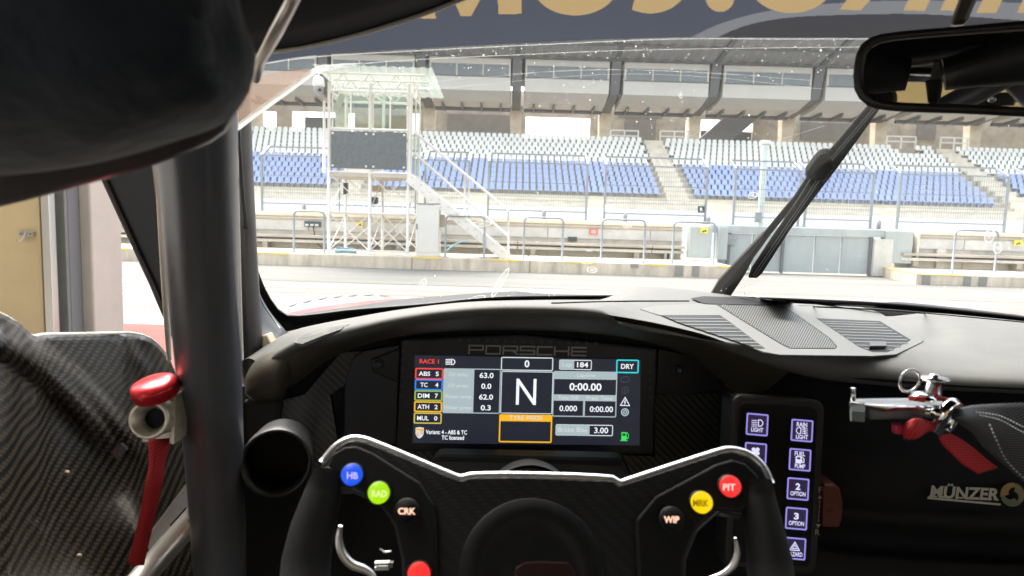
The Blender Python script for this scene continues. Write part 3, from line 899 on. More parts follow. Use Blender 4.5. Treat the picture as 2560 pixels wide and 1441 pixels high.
# light mast beyond the wall
a = at(1914, 352, 19.0); b = at(1905, 566, 19.0)
ms = thing('light_mast', (a.x, 19, 0), 'pale grey green mast with a square head behind the fence', 'mast')
MB().box((a.x - 0.07, 18.94, 0), (a.x + 0.07, 19.06, a.z - 0.1), 'mast_paint').build('mast_post', ms, bevel=0.01)
MB().box((a.x - 0.11, 18.88, a.z - 0.1), (a.x + 0.11, 19.12, a.z), 'white_steel').build('mast_head', ms, bevel=0.01)
c = at(1895, 545, 18.9)
MB().box((c.x - 0.09, 18.85, c.z - 0.13), (c.x + 0.08, 18.94, c.z + 0.15), 'galvanised').build('control_box', ms, bevel=0.01)
MB().box((a.x - 0.2, 18.8, 0), (a.x + 0.2, 19.2, 0.05), 'galvanised').build('mast_foot', ms)
# ================================================================== GRANDSTAND
tag(MB().box((-120, 37.5, -0.01), (120, 38.1, 1.78), 'white_paint').build('barrier_wall'), 'long white barrier wall on the far side of the track', 'wall')
gs = thing('grandstand', (8, 50, 0), 'large covered concrete grandstand with white balcony boxes across the track', 'grandstand')
GX0, GX1 = -62.0, 82.0
RY, RD, RZ, RR = 47.0, 0.80, 2.72, 0.405      # first row front edge, row depth, first row level, rise
mb = MB().box((GX0, 43.5, 0), (GX1, 46.3, 1.9), 'terrace')
for k, (y, z) in enumerate(((44.3, 2.1), (45.1, 2.3), (45.9, 2.5))): mb.box((GX0, y, z - 0.3), (GX1, 47, z), 'pale_concrete')
mb.build('base_wall', gs)
mb = MB()
for k in range(12):
    y = RY - 0.45 + RD * k
    mb.box((GX0, y, max(0, RZ + RR * k - 1.2)), (GX1, y + RD + 0.02, RZ + RR * k), 'terrace')
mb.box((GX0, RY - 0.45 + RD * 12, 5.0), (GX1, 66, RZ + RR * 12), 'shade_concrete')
mb.build('terrace', gs)
AISLES = [-34.2, -11.2, 11.0, 34.4]
mb = MB()
for ax in AISLES:
    for k in range(24):
        y = RY - 0.45 + RD * k / 2
        mb.box((ax - 0.75, y - 0.36, RZ + RR * (k / 2) - 0.6), (ax + 0.75, y + 0.1, RZ + RR * k / 2 + 0.2 - RR / 2 * ((k + 1) % 2)), 'pale_concrete')
mb.build('aisle_steps', gs)
ZC = RZ + RR * 12
PX_ = [-52.7, -45.1, -37.6, -30.1, -22.6, -15.1, -7.52, -0.09, 7.55, 15.25, 23.2, 31.2, 39.3, 47.3, 55.3, 63.3]
for x in PX_:
    mb = MB().prism([(x - 0.44, 59.4, ZC), (x + 0.44, 59.4, ZC), (x + 0.54, 59.4, 10.6), (x - 0.54, 59.4, 10.6)], (0, 0.9, 0), 'pillar_concrete')
    mb.build('pillar', gs)
    mb = MB().prism([(x - 0.36, 53.6, 13.5), (x - 0.36, 54.4, 10.9), (x - 0.36, 59.5, 10.2), (x - 0.36, 60.4, 10.2), (x - 0.36, 60.4, 13.2)], (0.72, 0, 0), 'steel_dark')
    mb.build('roof_bracket', gs)
# balcony boxes between the brackets
for i, (a, b) in enumerate(zip(PX_, PX_[1:])):
    a, b = a + 0.62, b - 0.5
    if b < -32 or a > 52: continue
    bx = MB().prism([(a, 54.0, 10.85), (a, 54.0, 13.3), (a, 58.5, 13.3), (a, 58.5, 10.2), (a, 56.2, 10.35)], (b - a, 0, 0), 'gallery_white').build('balcony_box', gs)
    mb = MB().box((a + 0.1, 53.975, 11.95), (b - 0.1, 54.005, 12.82), 'gallery_glass')
    mb.build('balcony_glazing', bx)
    mb = MB()
    for k in range(4):
        x = a + 0.1 + (b - a - 0.2) * k / 3
        mb.box((x - 0.05, 53.95, 11.93), (x + 0.05, 53.98, 12.84), 'gallery_white')
    mb.box((a + 0.05, 53.93, 11.87), (b - 0.05, 53.98, 11.95), 'steel_dark')
    mb.build('balcony_mullion', bx)
    mb = MB()
    for k in range(4):
        x = a + (b - a) * (k + 0.5) / 4
        mb.obox((x, 57.6, 10.12), (0.07, 0, 0), (0, 1.2, -0.06), (0, 0.0, 0.14), 'steel_dark')
    mb.box((a, 58.3, 9.95), (b, 58.6, 10.2), 'steel_dark')
    mb.build('balcony_bracket', bx)
# roof: ribbed sheet rising towards the track
rows = []
xs_ = np.arange(GX0, GX1, 0.25)
for Y, z in ((61.0, 12.6), (54.0, 13.42), (50.0, 14.15), (47.0, 14.7)):
    rows.append([Vector((float(x), Y, z + 0.10 * (1 if int(round((x - GX0) / 0.25)) % 4 < 2 else 0))) for x in xs_])
MB().grid(rows, 'roof_sheet', smooth=False).build('roof', gs, solid=0.12)
mb = MB()
for Y, z in ((53.6, 13.35), (51.0, 13.8), (48.0, 14.35)): mb.bar((GX0, Y, z), (GX1, Y, z), 0.16, 'steel_dark')
for x in PX_: mb.bar((x, 60, 12.5), (x, 47, 14.6), 0.34, 'steel_dark')
mb.build('roof_beam', gs)
# back wall of the concourse with its openings: (x0, x1, z0, z1) from the picture at Y = 64
BY = 64.0
def bpx(p0, p1, y0, y1):
    a, b = at(p0, y1, BY), at(p1, y0, BY)
    return a.x, b.x, a.z, b.z
opens = [bpx(655, 690, 279, 345), bpx(729, 843, 281, 345), bpx(866, 886, 283, 345), bpx(1313, 1476, 296, 360), bpx(1713, 1732, 300, 352), bpx(1745, 1884, 302, 352)]
mb = MB(); x = GX0
ztop, zbot = 12.7, ZC - 0.2
for (a, b, z0, z1) in opens:
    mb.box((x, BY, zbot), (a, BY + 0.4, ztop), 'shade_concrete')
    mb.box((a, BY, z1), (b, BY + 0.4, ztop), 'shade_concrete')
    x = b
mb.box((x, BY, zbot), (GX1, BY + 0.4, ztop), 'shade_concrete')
mb.build('back_wall', gs)
mb = MB()
for q in (bpx(1118, 1278, 290, 345), bpx(1545, 1655, 280, 293), bpx(1560, 1640, 300, 350), bpx(960, 1015, 290, 340), bpx(2000, 2130, 310, 350), bpx(2290, 2340, 305, 350)):
    mb.box((q[0], BY - 0.12, max(q[2], ZC)), (q[1], BY + 0.02, q[3]), 'door_grey')
mb.build('roller_door', gs)
mb = MB()
q = bpx(762, 845, 295, 345); mb.box((q[0], BY - 0.05, ZC), (q[1], BY + 0.3, q[3]), 'steel_dark')
q = at(657, 312, BY); w = at(690, 345, BY); mb.prism([(q.x, BY + 0.05, q.z), (w.x, BY + 0.05, w.z), (q.x, BY + 0.05, w.z)], (0, 0.2, 0), 'steel_dark')
# slanting stair flight behind the openings
a, b = at(1745, 352, BY - 1.2), at(1900, 262, BY - 1.2)
mb.prism([(a.x, BY - 1.2, a.z), (a.x + 3.0, BY - 1.2, a.z), (b.x + 1.2, BY - 1.2, b.z), (b.x - 1.8, BY - 1.2, b.z)], (0, 1.0, 0), 'steel_dark')
q = bpx(1752, 1880, 330, 352); mb.box((q[0], BY + 0.1, ZC - 0.2), (q[1], BY + 0.3, q[3]), 'steel_dark')
mb.build('stair_flight', gs)
# rails at the back of the seats
mb = MB()
def rail(p0, p1, y0, y1, n):
    a, b = at(p0, y1, 56.9), at(p1, y0, 56.9)
    for k in range(n + 1):
        x = a.x + (b.x - a.x) * k / n
        mb.bar((x, 56.9, ZC - 0.3), (x, 56.9, b.z), 0.11, 'white_steel')
    for z in (b.z, (b.z + a.z) / 2): mb.bar((a.x, 56.9, z), (b.x, 56.9, z), 0.10, 'white_steel')
rail(1526, 1596, 328, 352, 2); rail(1650, 1722, 330, 354, 2); rail(2216, 2290, 343, 366, 2); rail(2350, 2420, 346, 370, 2)
a = at(640, 318, 56.9); b = at(830, 324, 56.9)
mb.bar(a, b, 0.05, 'galvanised'); mb.bar(at(1065, 326, 56.9), at(1290, 335, 56.9), 0.05, 'galvanised')
mb.build('guard_rail', gs)

# ---- seats
def seat_mesh(name, m):
    w = 0.17
    mb = MB()
    mb.box((-w, -0.22, -0.03), (w, 0.20, 0.03), m)
    prof = [(-w, 0.0), (w, 0.0), (w * 1.03, 0.26), (w * 0.86, 0.37), (w * 0.5, 0.405), (-w * 0.5, 0.405), (-w * 0.86, 0.37), (-w * 1.03, 0.26)]
    mb.prism([(x, 0.20 + z * 0.18, z) for x, z in prof], (0, 0.045, 0.0), m)
    mb.box((-0.03, 0.02, -0.28), (0.03, 0.2, -0.03), 'galvanised')
    return mb
seats = {'b': [], 'g': []}
for k in range(12):
    n = int((GX1 - 24 - (-34)) / 0.47)
    for j in range(n):
        x = -34 + 0.47 * j + (0.235 if (k % 2 and k > 5) else 0.0)
        w_ = 1.25 if k < 6 else 0.95
        if any(abs(x - ax) < w_ for ax in AISLES): continue
        if k > 9 and abs(x - 31.5) < 1.0: continue
        y, z = RY + RD * k, RZ + RR * k + 0.30
        # only what the place's view through the windshield takes in
        seats['b' if k < 6 else 'g'].append((x, y, z))
def inview(p):
    v = Vector(p) - EYE; d = v.dot(_f)
    px, py = 1280 + FPX * v.dot(_r) / d, 720.5 - FPX * v.dot(_u) / d
    return 590 < px < 2600 and not (825 < px < 1025 and py < 430)
for key, m, lab, grp, slab in (('b', 'seat_blue', 'blue plastic seat in the front rows of the grandstand', 'blue grandstand seats', 'blue plastic seats filling the middle rows of the grandstand'),
                         ('g', 'seat_grey', 'pale grey plastic seat in the upper rows of the grandstand', 'grey grandstand seats', 'pale grey plastic seats filling the topmost rows of the grandstand')):
    vis = [p for p in seats[key] if inview(p)]
    vis.sort(key=lambda p: (Vector(p) - EYE).length)
    first = vis[:300] if key == 'b' else []
    rest = vis[len(first):] + [p for p in seats[key] if not inview(p)]
    if first:
        proto = tag(seat_mesh('stadium_seat', m).build('stadium_seat'), lab, 'seat', grp)
        org = proto.location.copy()
        proto.location = org + Vector(first[0])
    for p in first[1:]:
        o = proto.copy(); col.objects.link(o); o.location = org + Vector(p)
    mb = MB(); base = seat_mesh('x', m)
    for p in rest:
        q = Vector(p); mb.add([v + q for v in base.v], base.f, m)
    if rest: tag(mb.build('seat_rows'), slab, 'seats', kind='stuff')

# ================================================================== GARAGE
gw = thing('garage_wall', (-3, 3.2, 0), 'beige garage front wall panel beside the door opening', 'wall')
def gbox(p0, p1, Y, dep, m, name, bev=0.004, z1=4.6, extra=None):
    a, b = at(p0, 650, Y), at(p1, 650, Y)
    return MB().box((a.x, Y, 0), (b.x, Y + dep, z1), m).build(name, gw, bevel=bev)
gbox(-900, 104, 3.45, 0.06, 'beige_panel', 'wall_panel')
gbox(107, 127, 3.42, 0.05, 'aluminium', 'edge_profile')
gbox(130, 166, 3.5, 0.1, 'grey_post', 'door_guide')
gbox(159, 174, 3.52, 0.1, 'steel_dark', 'rubber_seal')
pp = MB(); a, b = at(173, 650, 3.62), at(231, 650, 3.62)
pp.box((a.x, 3.62, 0), (b.x, 3.9, 4.6), 'pale_pillar')
tag(pp.build('garage_pillar', bevel=0.01), 'pale pitted concrete pillar at the garage door opening', 'pillar')
c = at(67, 585, 3.44); k = 3.44 / FPX
hk = thing('coat_hook', (c.x, 3.44, c.z - 0.04), 'small metal coat hook screwed on the beige wall panel', 'hook')
MB().box((c.x - 18 * k, 3.435, c.z - 7 * k), (c.x + 18 * k, 3.45, c.z + 7 * k), 'warm_silver').build('hook_plate', hk, bevel=0.001)
P = lambda x, y, dy=0.0: (c.x + x * k, 3.43 - dy, c.z - y * k)
MB().tube([P(0, -5), P(0, 6, .01), P(-1, 14, .02), P(-5, 20, .025), P(-10, 18, .03), P(-12, 12, .03)], 0.0045, 'warm_silver', n=8).build('hook_arm', hk)
mb = MB()
for x in (-12, 12): mb.lathe(P(x, 0), (0, -1, 0), [(0.005, 0), (0.004, 0.003), (0, 0.003)], 'grey_post', n=8)
mb.build('screw_head', hk)
gb = thing('garage_building', (0, -2, 0), 'garage building around the car with yellow back wall', 'building')
MB().box((-3.0, -6.3, 0), (2.2, -6, 4.6), 'yellow_wall').build('back_wall', gb)
MB().box((-6.0, -6.3, 3.4), (-3.0, -6, 4.6), 'garage_wall').build('fill_door_lintel', gb)  # unseen rear doorway below, added to let fill daylight into the cabin
MB().box((2.2, -6.3, 0), (4.6, -6, 4.6), 'yellow_wall').build('back_wall', gb)
MB().box((4.6, -6.3, 3.6), (9, -6, 4.6), 'garage_wall').build('fill_door_lintel', gb)  # second unseen rear opening, made for soft cool fill
MB().box((-6.3, -6.3, 0), (-6, 3.4, 4.6), 'garage_wall').build('side_wall', gb)
MB().box((9, -6.3, 0), (9.3, 3.4, 4.6), 'garage_wall').build('side_wall', gb)
MB().box((-6.3, -6.3, 4.6), (9.3, 1.0, 4.9), 'garage_ceiling').build('ceiling', gb)  # unseen; pale and cut short over the car so skylight reaches the dash
# ================================================================== RACE CAR
car = thing('race_car', (0.37, 1.0, 0.0), 'race car cockpit with carbon door, lit display and butterfly steering wheel', 'race car')

# ---- windshield: a raked sheet bowed forward about the car's middle
WS0, WSZ, WSS, WSK, WSX = 1.17, 0.965, 1.80, 0.25, 0.37
def ws(px, py, off=0.0):
    """where a ray meets the windshield (off > 0: towards the seat)"""
    d = ray(px, py)
    g = lambda t: (EYE.y + d.y * t) - (WS0 - off * 1.9 - WSS * (EYE.z + d.z * t - WSZ) - WSK * (EYE.x + d.x * t - WSX) ** 2)
    lo, hi = 0.05, 2.5
    for _ in range(50):
        m_ = (lo + hi) / 2
        if g(m_) > 0: hi = m_
        else: lo = m_
    return EYE + d * lo
class WS:
    n = Vector((0, -0.5, -0.86))
    def hit(self, px, py, off=0.0): return ws(px, py, off)
glass_pane = MB().grid([[ws(px, py) for px in range(560, 2860, 50)] for py in (-240, -160, -80, 0, 80, 160, 240, 320, 400, 480, 560, 640, 720, 760, 800, 850)], 'windshield_glass').build('windshield', car)

# tear-off film edges, scratches, dried drops, dust
def wline(pts, w, m, name, par=None, off=0.002, n=24):
    return MB().tube([ws(p[0], p[1], off) for p in crom(pts, n)], [w] * n, m, n=6, flat=0.3).build(name, par or glass_pane)
wline([(628, 166), (700, 153), (806, 141), (1087, 125), (1460, 107), (1700, 97.5), (1950, 98), (2200, 98), (2500, 104)], 0.0007, 'film_line', 'film_edge')
wline([(802, 171), (911, 159), (1087, 147), (1460, 130), (1506, 128), (1787, 122), (2142, 118), (2400, 118)], 0.00055, 'film_line', 'film_edge')
mb = MB()
cp = crom([(590, 322), (640, 283), (700, 240), (760, 196), (790, 176), (830, 167), (911, 159)], 30)
hw = [7.5] * 20 + list(np.linspace(7, 1.2, 10))
rows = [[], []]
for i, p in enumerate(cp):
    t = np.array(cp[min(i + 1, 29)]) - np.array(cp[max(i - 1, 0)]); t = t / np.linalg.norm(t)
    rows[0].append(ws(p[0] - t[1] * hw[i], p[1] + t[0] * hw[i], 0.0018)); rows[1].append(ws(p[0] + t[1] * hw[i], p[1] - t[0] * hw[i], 0.0018))
MB().grid(rows, 'film_line').build('film_corner', glass_pane, solid=0.0006)
MB().face([ws(x, y, 0.0012) for x, y in ((596, 212), (625, 193), (700, 182), (770, 172), (785, 178), (755, 200), (700, 240), (640, 283), (590, 318), (570, 300))], 'brown_tint').build('tint_patch', glass_pane)  # semi-transparent brown patch beside the film corner
for pts in ([(1260, 186), (1506, 175), (1752, 181), (2030, 202)], [(1100, 222), (1260, 206), (1531, 186), (1766, 193), (2062, 224)], [(1939, 352), (2000, 334), (2062, 314)], [(1060, 205), (1200, 195), (1480, 174), (1900, 190)]):
    wline(pts, 0.00028, 'film_line', 'scratch')
mb = MB()
rnd = random.Random(3)
for k in range(430):
    if k < 240: px, py = rnd.uniform(880, 2130), 100 + abs(rnd.gauss(0, 75))
    elif k < 310: px, py = rnd.uniform(1000, 2560), rnd.uniform(110, 700)
    elif k < 375: px, py = rnd.gauss(1700, 180), rnd.gauss(270, 45)
    else: px, py = rnd.uniform(900, 2500), rnd.uniform(715, 750)
    r_ = rnd.choice((0.7, 0.8, 0.9, 1.0, 1.2, 1.5)) * (1.0 if rnd.random() < 0.95 else 1.7)
    n = 7; a0 = rnd.random() * 6
    mb.face([ws(px + r_ * rnd.uniform(0.7, 1.2) * math.cos(a0 + 6.283 * q / n), py + r_ * 1.15 * rnd.uniform(0.7, 1.2) * math.sin(a0 + 6.283 * q / n), 0.0015) for q in range(n)], 'dust')
tag(mb.build('dust_specks', glass_pane), kind='stuff')
for (px, py, rx, ry, an) in ((1205, 560, 25, 7, -2), (1568, 566, 11, 5, 0), (1466, 653, 17, 7, 4), (1480, 675, 13, 8, 8), (1057, 711, 15, 8, -62), (936, 729, 8, 5, -20), (1009, 728, 6, 3.5, -20),
                             (1251, 707, 43, 8, -60), (1190, 748, 25, 7.5, -16), (1882, 489, 13, 8, -15), (1904, 735, 17, 6, -28), (2147, 733, 11, 6, 0), (2474, 590, 12, 19, 20), (2494, 620, 11, 15, 10), (1702, 240, 6, 7, 0), (1474, 627, 8, 3, 0)):
    c_, s_ = math.cos(R(an)), math.sin(R(an))
    def E_(f, w, off): return ws(px + f * (rx * math.cos(w) * c_ - ry * math.sin(w) * s_), py + f * (rx * math.cos(w) * s_ + ry * math.sin(w) * c_), off)
    mb = MB(); n = 26
    mb.face([E_(0.92, 6.2832 * q / n, 0.0014) for q in range(n)], 'water_mark')
    mb.grid([[E_(f, 6.2832 * q / n, 0.0016) for q in range(n)] for f in (0.86, 1.0)], 'water_ring', closed=True)
    mb.grid([[E_(f, 6.2832 * q / n, 0.0016) for q in range(n)] for f in (0.16, 0.26)], 'water_ring', closed=True)
    mb.build('water_spot', glass_pane)

# black printed border and pillar along the glass
inner = crom([(600, 330), (606, 420), (612, 500), (620, 570), (632, 635), (650, 695), (676, 750), (705, 787), (728, 794), (800, 788), (872, 779), (1060, 764), (1216, 748), (1360, 744), (1740, 744), (2000, 752), (2250, 765), (2560, 797), (2800, 830)], 90)
outer = crom([(592, 330), (598, 420), (602, 500), (608, 575), (616, 650), (632, 730), (655, 795), (690, 828), (728, 826), (800, 812), (841, 804), (966, 779), (1060, 767), (1154, 757.5), (1216, 754.5), (1360, 751.5), (1740, 752), (2000, 761), (2250, 775), (2560, 807), (2800, 840)], 90)
MB().grid([[ws(p[0], p[1], 0.004) for p in inner], [ws(p[0], p[1], 0.004) for p in outer]], 'frit').build('windshield_border', car, solid=0.004)
MB().grid([curve3([(622, 655, 1.02), (640, 712, 1.0), (672, 775, 0.98), (716, 830, 0.96)], 12), curve3([(616, 690, 0.96), (630, 760, 0.95), (655, 820, 0.94), (700, 866, 0.92)], 12), curve3([(612, 740, 0.93), (622, 800, 0.92), (640, 850, 0.91), (690, 880, 0.90)], 12)], 'black_plastic').build('pillar_trim', car, solid=0.006)
MB().tube(curve3([(636, 690, 0.99), (655, 755, 0.97), (684, 800, 0.96), (700, 822, 0.95)], 12), 0.0012, 'galvanised', n=6).build('trim_edge', car)
MB().prism([at(650, 842, 0.88), at(668, 836, 0.88), at(690, 880, 0.86), at(672, 900, 0.86), at(655, 880, 0.87)], (0, 0.02, 0), 'tan_box').build('pillar_bracket', car, bevel=0.002)

# ---- tinted strip along the top of the glass with its lettering
bot = crom([(560, 178), (632, 160), (806, 137), (1087, 120), (1460, 101), (1700, 94), (1950, 94.5), (2150, 95), (2400, 98), (2800, 108)], 70)
# the lettering is let into the strip: a fine sheet of the glass's own shape, each cell either film or letter
wb = WS()
gx_, gy_ = np.arange(540, 2841, 20.0), np.arange(-300, 201, 20.0)
_wg = np.array([[tuple(ws(x, y, 0.0035)) for x in gx_] for y in gy_])
def wfast(x, y):
    fx, fy = (x - gx_[0]) / 20.0, (y - gy_[0]) / 20.0
    i, j = min(int(fy), len(gy_) - 2), min(int(fx), len(gx_) - 2)
    a, b = fy - i, fx - j
    p = (_wg[i, j] * (1 - b) + _wg[i, j + 1] * b) * (1 - a) + (_wg[i + 1, j] * (1 - b) + _wg[i + 1, j + 1] * b) * a
    return Vector(p)
SLABS = [[(1032, 46), (1090, 47), (1086, 20), (1086, -120), (1026, -120)], [(1152, 41), (1178, 41), (1200, 0), (1240, -120), (1185, -120), (1140, 0)], [(1152, 41), (1178, 41), (1150, -10), (1115, -120), (1080, -120), (1125, -20)], [(1246, 36), (1304, 35), (1300, -120), (1240, -120)],
         [(1579, 25), (1600, 31), (1640, 33), (1640, -10), (1586, 0)], [(2098, 25), (2152, 26), (2280, -110), (2200, -110)]] + [[(x0, 26 if x0 < 2400 else 32), (x1, 28 if x0 < 2400 else 33), (x1 + 70, -110), (x0 + 70, -110)] for x0, x1 in ((2258, 2312), (2350, 2398), (2441, 2490), (2542, 2600))]
def inpoly(X, Y, poly):
    r_ = np.zeros(X.shape, bool)
    for (xa, ya), (xb, yb) in zip(poly, poly[1:] + poly[:1]):
        if ya == yb: continue
        r_ ^= ((ya > Y) != (yb > Y)) & (X < (xb - xa) * (Y - ya) / (yb - ya) + xa)
    return r_
ex_ = np.arange(980.0, 2702.0, 2.0)
ey_ = np.concatenate([np.arange(-124.0, -8.0, 12.0), np.arange(-4.0, 52.1, 1.6)])
X, Yy = np.meshgrid((ex_[1:] + ex_[:-1]) / 2, (ey_[1:] + ey_[:-1]) / 2)
hit_ = np.zeros(X.shape, bool)
for q in SLABS: hit_ |= inpoly(X, Yy, q)
ann = lambda cx, cy, rx, ry, wx, wy: (((X - cx) / rx) ** 2 + ((Yy - cy) / ry) ** 2 < 1) & (((X - cx) / (rx - wx)) ** 2 + ((Yy - cy) / (ry - wy)) ** 2 > 1)
hit_ |= ann(1438, -40, 108, 79, 60, 70) | ann(1978, -40, 104, 73, 62, 66) | ((X - 1800) ** 2 + (Yy + 6) ** 2 < 36 ** 2)
hit_ |= ann(1625, -42, 95, 76, 58, 68) & (X > 1600)
node = {}
mbs = {True: MB(), False: MB()}
idx = {True: {}, False: {}}
for i_ in range(X.shape[0]):
    for j_ in range(X.shape[1]):
        k_ = bool(hit_[i_, j_]); m_ = mbs[k_]
        f_ = []
        for (a, b) in ((i_, j_), (i_, j_ + 1), (i_ + 1, j_ + 1), (i_ + 1, j_)):
            if (a, b) not in idx[k_]:
                if (a, b) not in node: node[a, b] = wfast(ex_[b], ey_[a])
                idx[k_][a, b] = len(m_.v); m_.v.append(node[a, b])
            f_.append(idx[k_][a, b])
        m_.f.append(f_); m_.m.append('strip_letter' if k_ else 'strip_film'); m_.s.append(True)
sm = mbs[False]
lowx = np.linspace(980, 2700, 60)
bx = np.array([p[0] for p in bot]); by = np.array([p[1] for p in bot])
lim = lambda x: float(np.interp(x, bx, by))
lowx = np.linspace(980, 2700, 560)
qs = np.linspace(0, 1, 30)
sm.grid([[wfast(x, 52.0 + (lim(x) - 52.0) * q) for x in lowx] for q in qs], 'strip_film')
# curved reflection bands, coloured into the strip's lower edge beside the mirror
up_ = np.array(crom([(1790, 96), (1860, 66), (1960, 46), (2100, 38), (2300, 36), (2560, 52), (2800, 70)], 60))
up2 = np.array(crom([(1720, 97), (1800, 60), (1920, 28), (2100, 8), (2300, 2), (2560, 8), (2800, 20)], 60))
for n_, f_ in enumerate(sm.f):
    c_ = Vector((0, 0, 0))
    for q in f_: c_ += sm.v[q]
    c_ /= len(f_)
    v_ = c_ - EYE; d_ = v_.dot(_f); x_, y_ = 1280 + FPX * v_.dot(_r) / d_, 720.5 - FPX * v_.dot(_u) / d_
    if x_ > 1722 and y_ > np.interp(x_, up2[:, 0], up2[:, 1]):
        sm.m[n_] = 'reflect_dark_film' if x_ > 1790 and y_ > np.interp(x_, up_[:, 0], up_[:, 1]) else 'reflect_pale_film'
for xs2 in (np.linspace(560, 980, 16), np.linspace(2700, 2800, 6)): sm.grid([[ws(x, lim(x) + (-124 - lim(x)) * q, 0.0035) for x in xs2] for q in (0, 0.3, 0.6, 1)], 'strip_film')
sm.grid([[ws(x, y, 0.0035) for x in np.linspace(560, 2800, 60)] for y in (-124, -190, -260)], 'strip_film')
strip = sm.build('sun_strip', car)
mbs[True].build('lettering', strip)
# ---- roof lining and header edge
edge = [(560, 142, 0.56), (652, 131, 0.55), (700, 127, 0.545), (770, 116, 0.54), (900, 85, 0.53), (1050, 38, 0.52), (1170, -8, 0.51), (1400, -90, 0.50)]
MB().grid([curve3(edge, 40), curve3([(p[0] - 10, p[1] - 60, p[2] - 0.05) for p in edge], 40), curve3([(p[0] - 60, p[1] - 260, p[2] - 0.16) for p in edge], 40), curve3([(p[0] - 60, p[1] - 520, p[2] - 0.20) for p in edge], 40)], 'headliner').build('roof_lining', car, solid=-0.012)
MB().tube(curve3([(p[0], p[1] + 1, p[2] - 0.004) for p in edge[1:]], 40), 0.0016, 'edge_light', n=8).build('lining_edge', car)
MB().box((-0.62, -1.6, 1.36), (1.35, 0.44, 1.40), 'headliner').build('roof_panel', car)
MB().grid([[ws(x, -252, 0.006) for x in np.linspace(540, 2820, 30)], [Vector((-0.62 + 1.97 * k / 29, 0.43, 1.37)) for k in range(30)]], 'headliner').build('roof_header', car, solid=0.01)
MB().tube([ws(2830, y, -0.01) for y in np.linspace(-260, 860, 24)], 0.03, 'black_plastic', n=16).build('windshield_pillar', car)
MB().grid([[ws(2820, y, 0.0) for y in np.linspace(200, 860, 12)], [Vector((1.33, ws(2820, y).y - 0.05, ws(2820, y).z)) for y in np.linspace(200, 860, 12)]], 'black_plastic').build('pillar_trim', car, solid=0.01)
MB().tube([at(790, -120, 0.30), at(722, 20, 0.33), at(688, 85, 0.36), at(652, 150, 0.40), at(640, 200, 0.44)], [0.0030, 0.0030, 0.0034, 0.0030, 0.0024], 'warm_silver', n=8).build('roof_cable', car)

# ---- headrest wing of the seat, close to the eye
def pillow(outl, Ye, bulge, m, center, n=72, rings=12, back=0.03, wrinkle=0.0, smooth=True, mode=None):
    cl = outl + [outl[0]]
    o2 = crom(cl, n + 1)[:-1]
    rows = []
    rows.append([at(p[0], p[1], Ye + back) for p in o2])
    for s in [1.0, 0.985, 0.955, 0.91, 0.85, 0.77, 0.68, 0.56, 0.42, 0.26, 0.1]:
        row = []
        for p in o2:
            x, y = center[0] + s * (p[0] - center[0]), center[1] + s * (p[1] - center[1])
            Y = Ye - bulge * math.sqrt(max(0, 1 - s * s))
            if wrinkle:
                w = math.exp(-((x - 520 - 0.10 * (y - 150) + 40 * math.sin(y / 70)) / 26) ** 2) - 0.8 * math.exp(-((x - 575 + 25 * math.sin(y / 55)) / 22) ** 2)
                w += 0.7 * math.exp(-((y - 330 + 0.35 * (x - 300)) / 26) ** 2) * (1 if x > 200 else 0.3)
                Y -= wrinkle * w * (0.3 + math.sqrt(max(0, 1 - s * s)))
            row.append(at(x, y, Y))
        rows.append(row)
    mb = MB().grid(rows, m, smooth, closed=True)
    nlast = len(mb.v) - n
    mb.f.append([nlast + k for k in range(n)]); mb.m.append(m); mb.s.append(True)
    mb.f.append([k for k in range(n)][::-1]); mb.m.append(m); mb.s.append(False)
    return mb
hd = pillow([(-700, -640), (0, -660), (500, -640), (560, -300), (586, -60), (612, 60), (638, 130), (635, 190), (613, 250), (562, 308), (450, 350), (300, 394), (150, 424), (0, 440), (-350, 470), (-700, 480)], 0.225, 0.065, 'headrest_fabric', (140, 20), wrinkle=0.006, n=110).build('seat_headrest', car)
pillow([(-700, -500), (0, -520), (400, -450), (540, 0), (598, 250), (560, 335), (400, 408), (200, 466), (60, 503), (-60, 530), (-400, 580), (-700, 600)], 0.275, 0.03, 'shell_edge', (80, 100), n=90).build('headrest_shell', hd)

# ---- roll cage and pillars
MB().tube(curve3([(470, 150, 0.37), (483, 300, 0.395), (491, 420, 0.42), (508, 700, 0.48), (528, 1000, 0.54), (545, 1300, 0.60), (553, 1500, 0.64)], 24), 0.0238, 'cage_paint', n=28).build('roll_cage_tube', car)
MB().tube(curve3([(598, 150, 0.80), (603, 300, 0.82), (606, 420, 0.84), (617, 700, 0.86), (628, 880, 0.88), (632, 960, 0.88)], 20), [0.0105 + 0.006 * k / 19 for k in range(20)], 'pillar_paint', n=20).build('windshield_pillar', car)
MB().tube(curve3([(587, 150, 0.74), (588, 300, 0.745), (589, 420, 0.75), (596, 700, 0.78), (602, 900, 0.8)], 14), 0.0032, 'edge_light', n=10).build('pillar_seal', car)
# window frame leaning behind the tube
MB().prism([at(262, 455, 0.80), at(225, 380, 0.80), at(420, 330, 0.80), at(440, 640, 0.80), at(446, 860, 0.80), at(432, 838, 0.80), at(380, 715, 0.80), at(318, 580, 0.80)], (0.0, 0.03, 0), 'frit').build('window_frame', car, bevel=0.003)
MB().tube([at(225, 378, 0.796), at(264, 460, 0.796), at(318, 578, 0.796), at(380, 713, 0.796), at(434, 842, 0.796)], 0.0026, 'shell_edge', n=8).build('window_seal', car)
MB().tube(curve3([(392, 350, 0.70), (395, 430, 0.70), (410, 700, 0.72), (424, 900, 0.74)], 10), 0.003, 'edge_light', n=8).build('tube_flange', car)

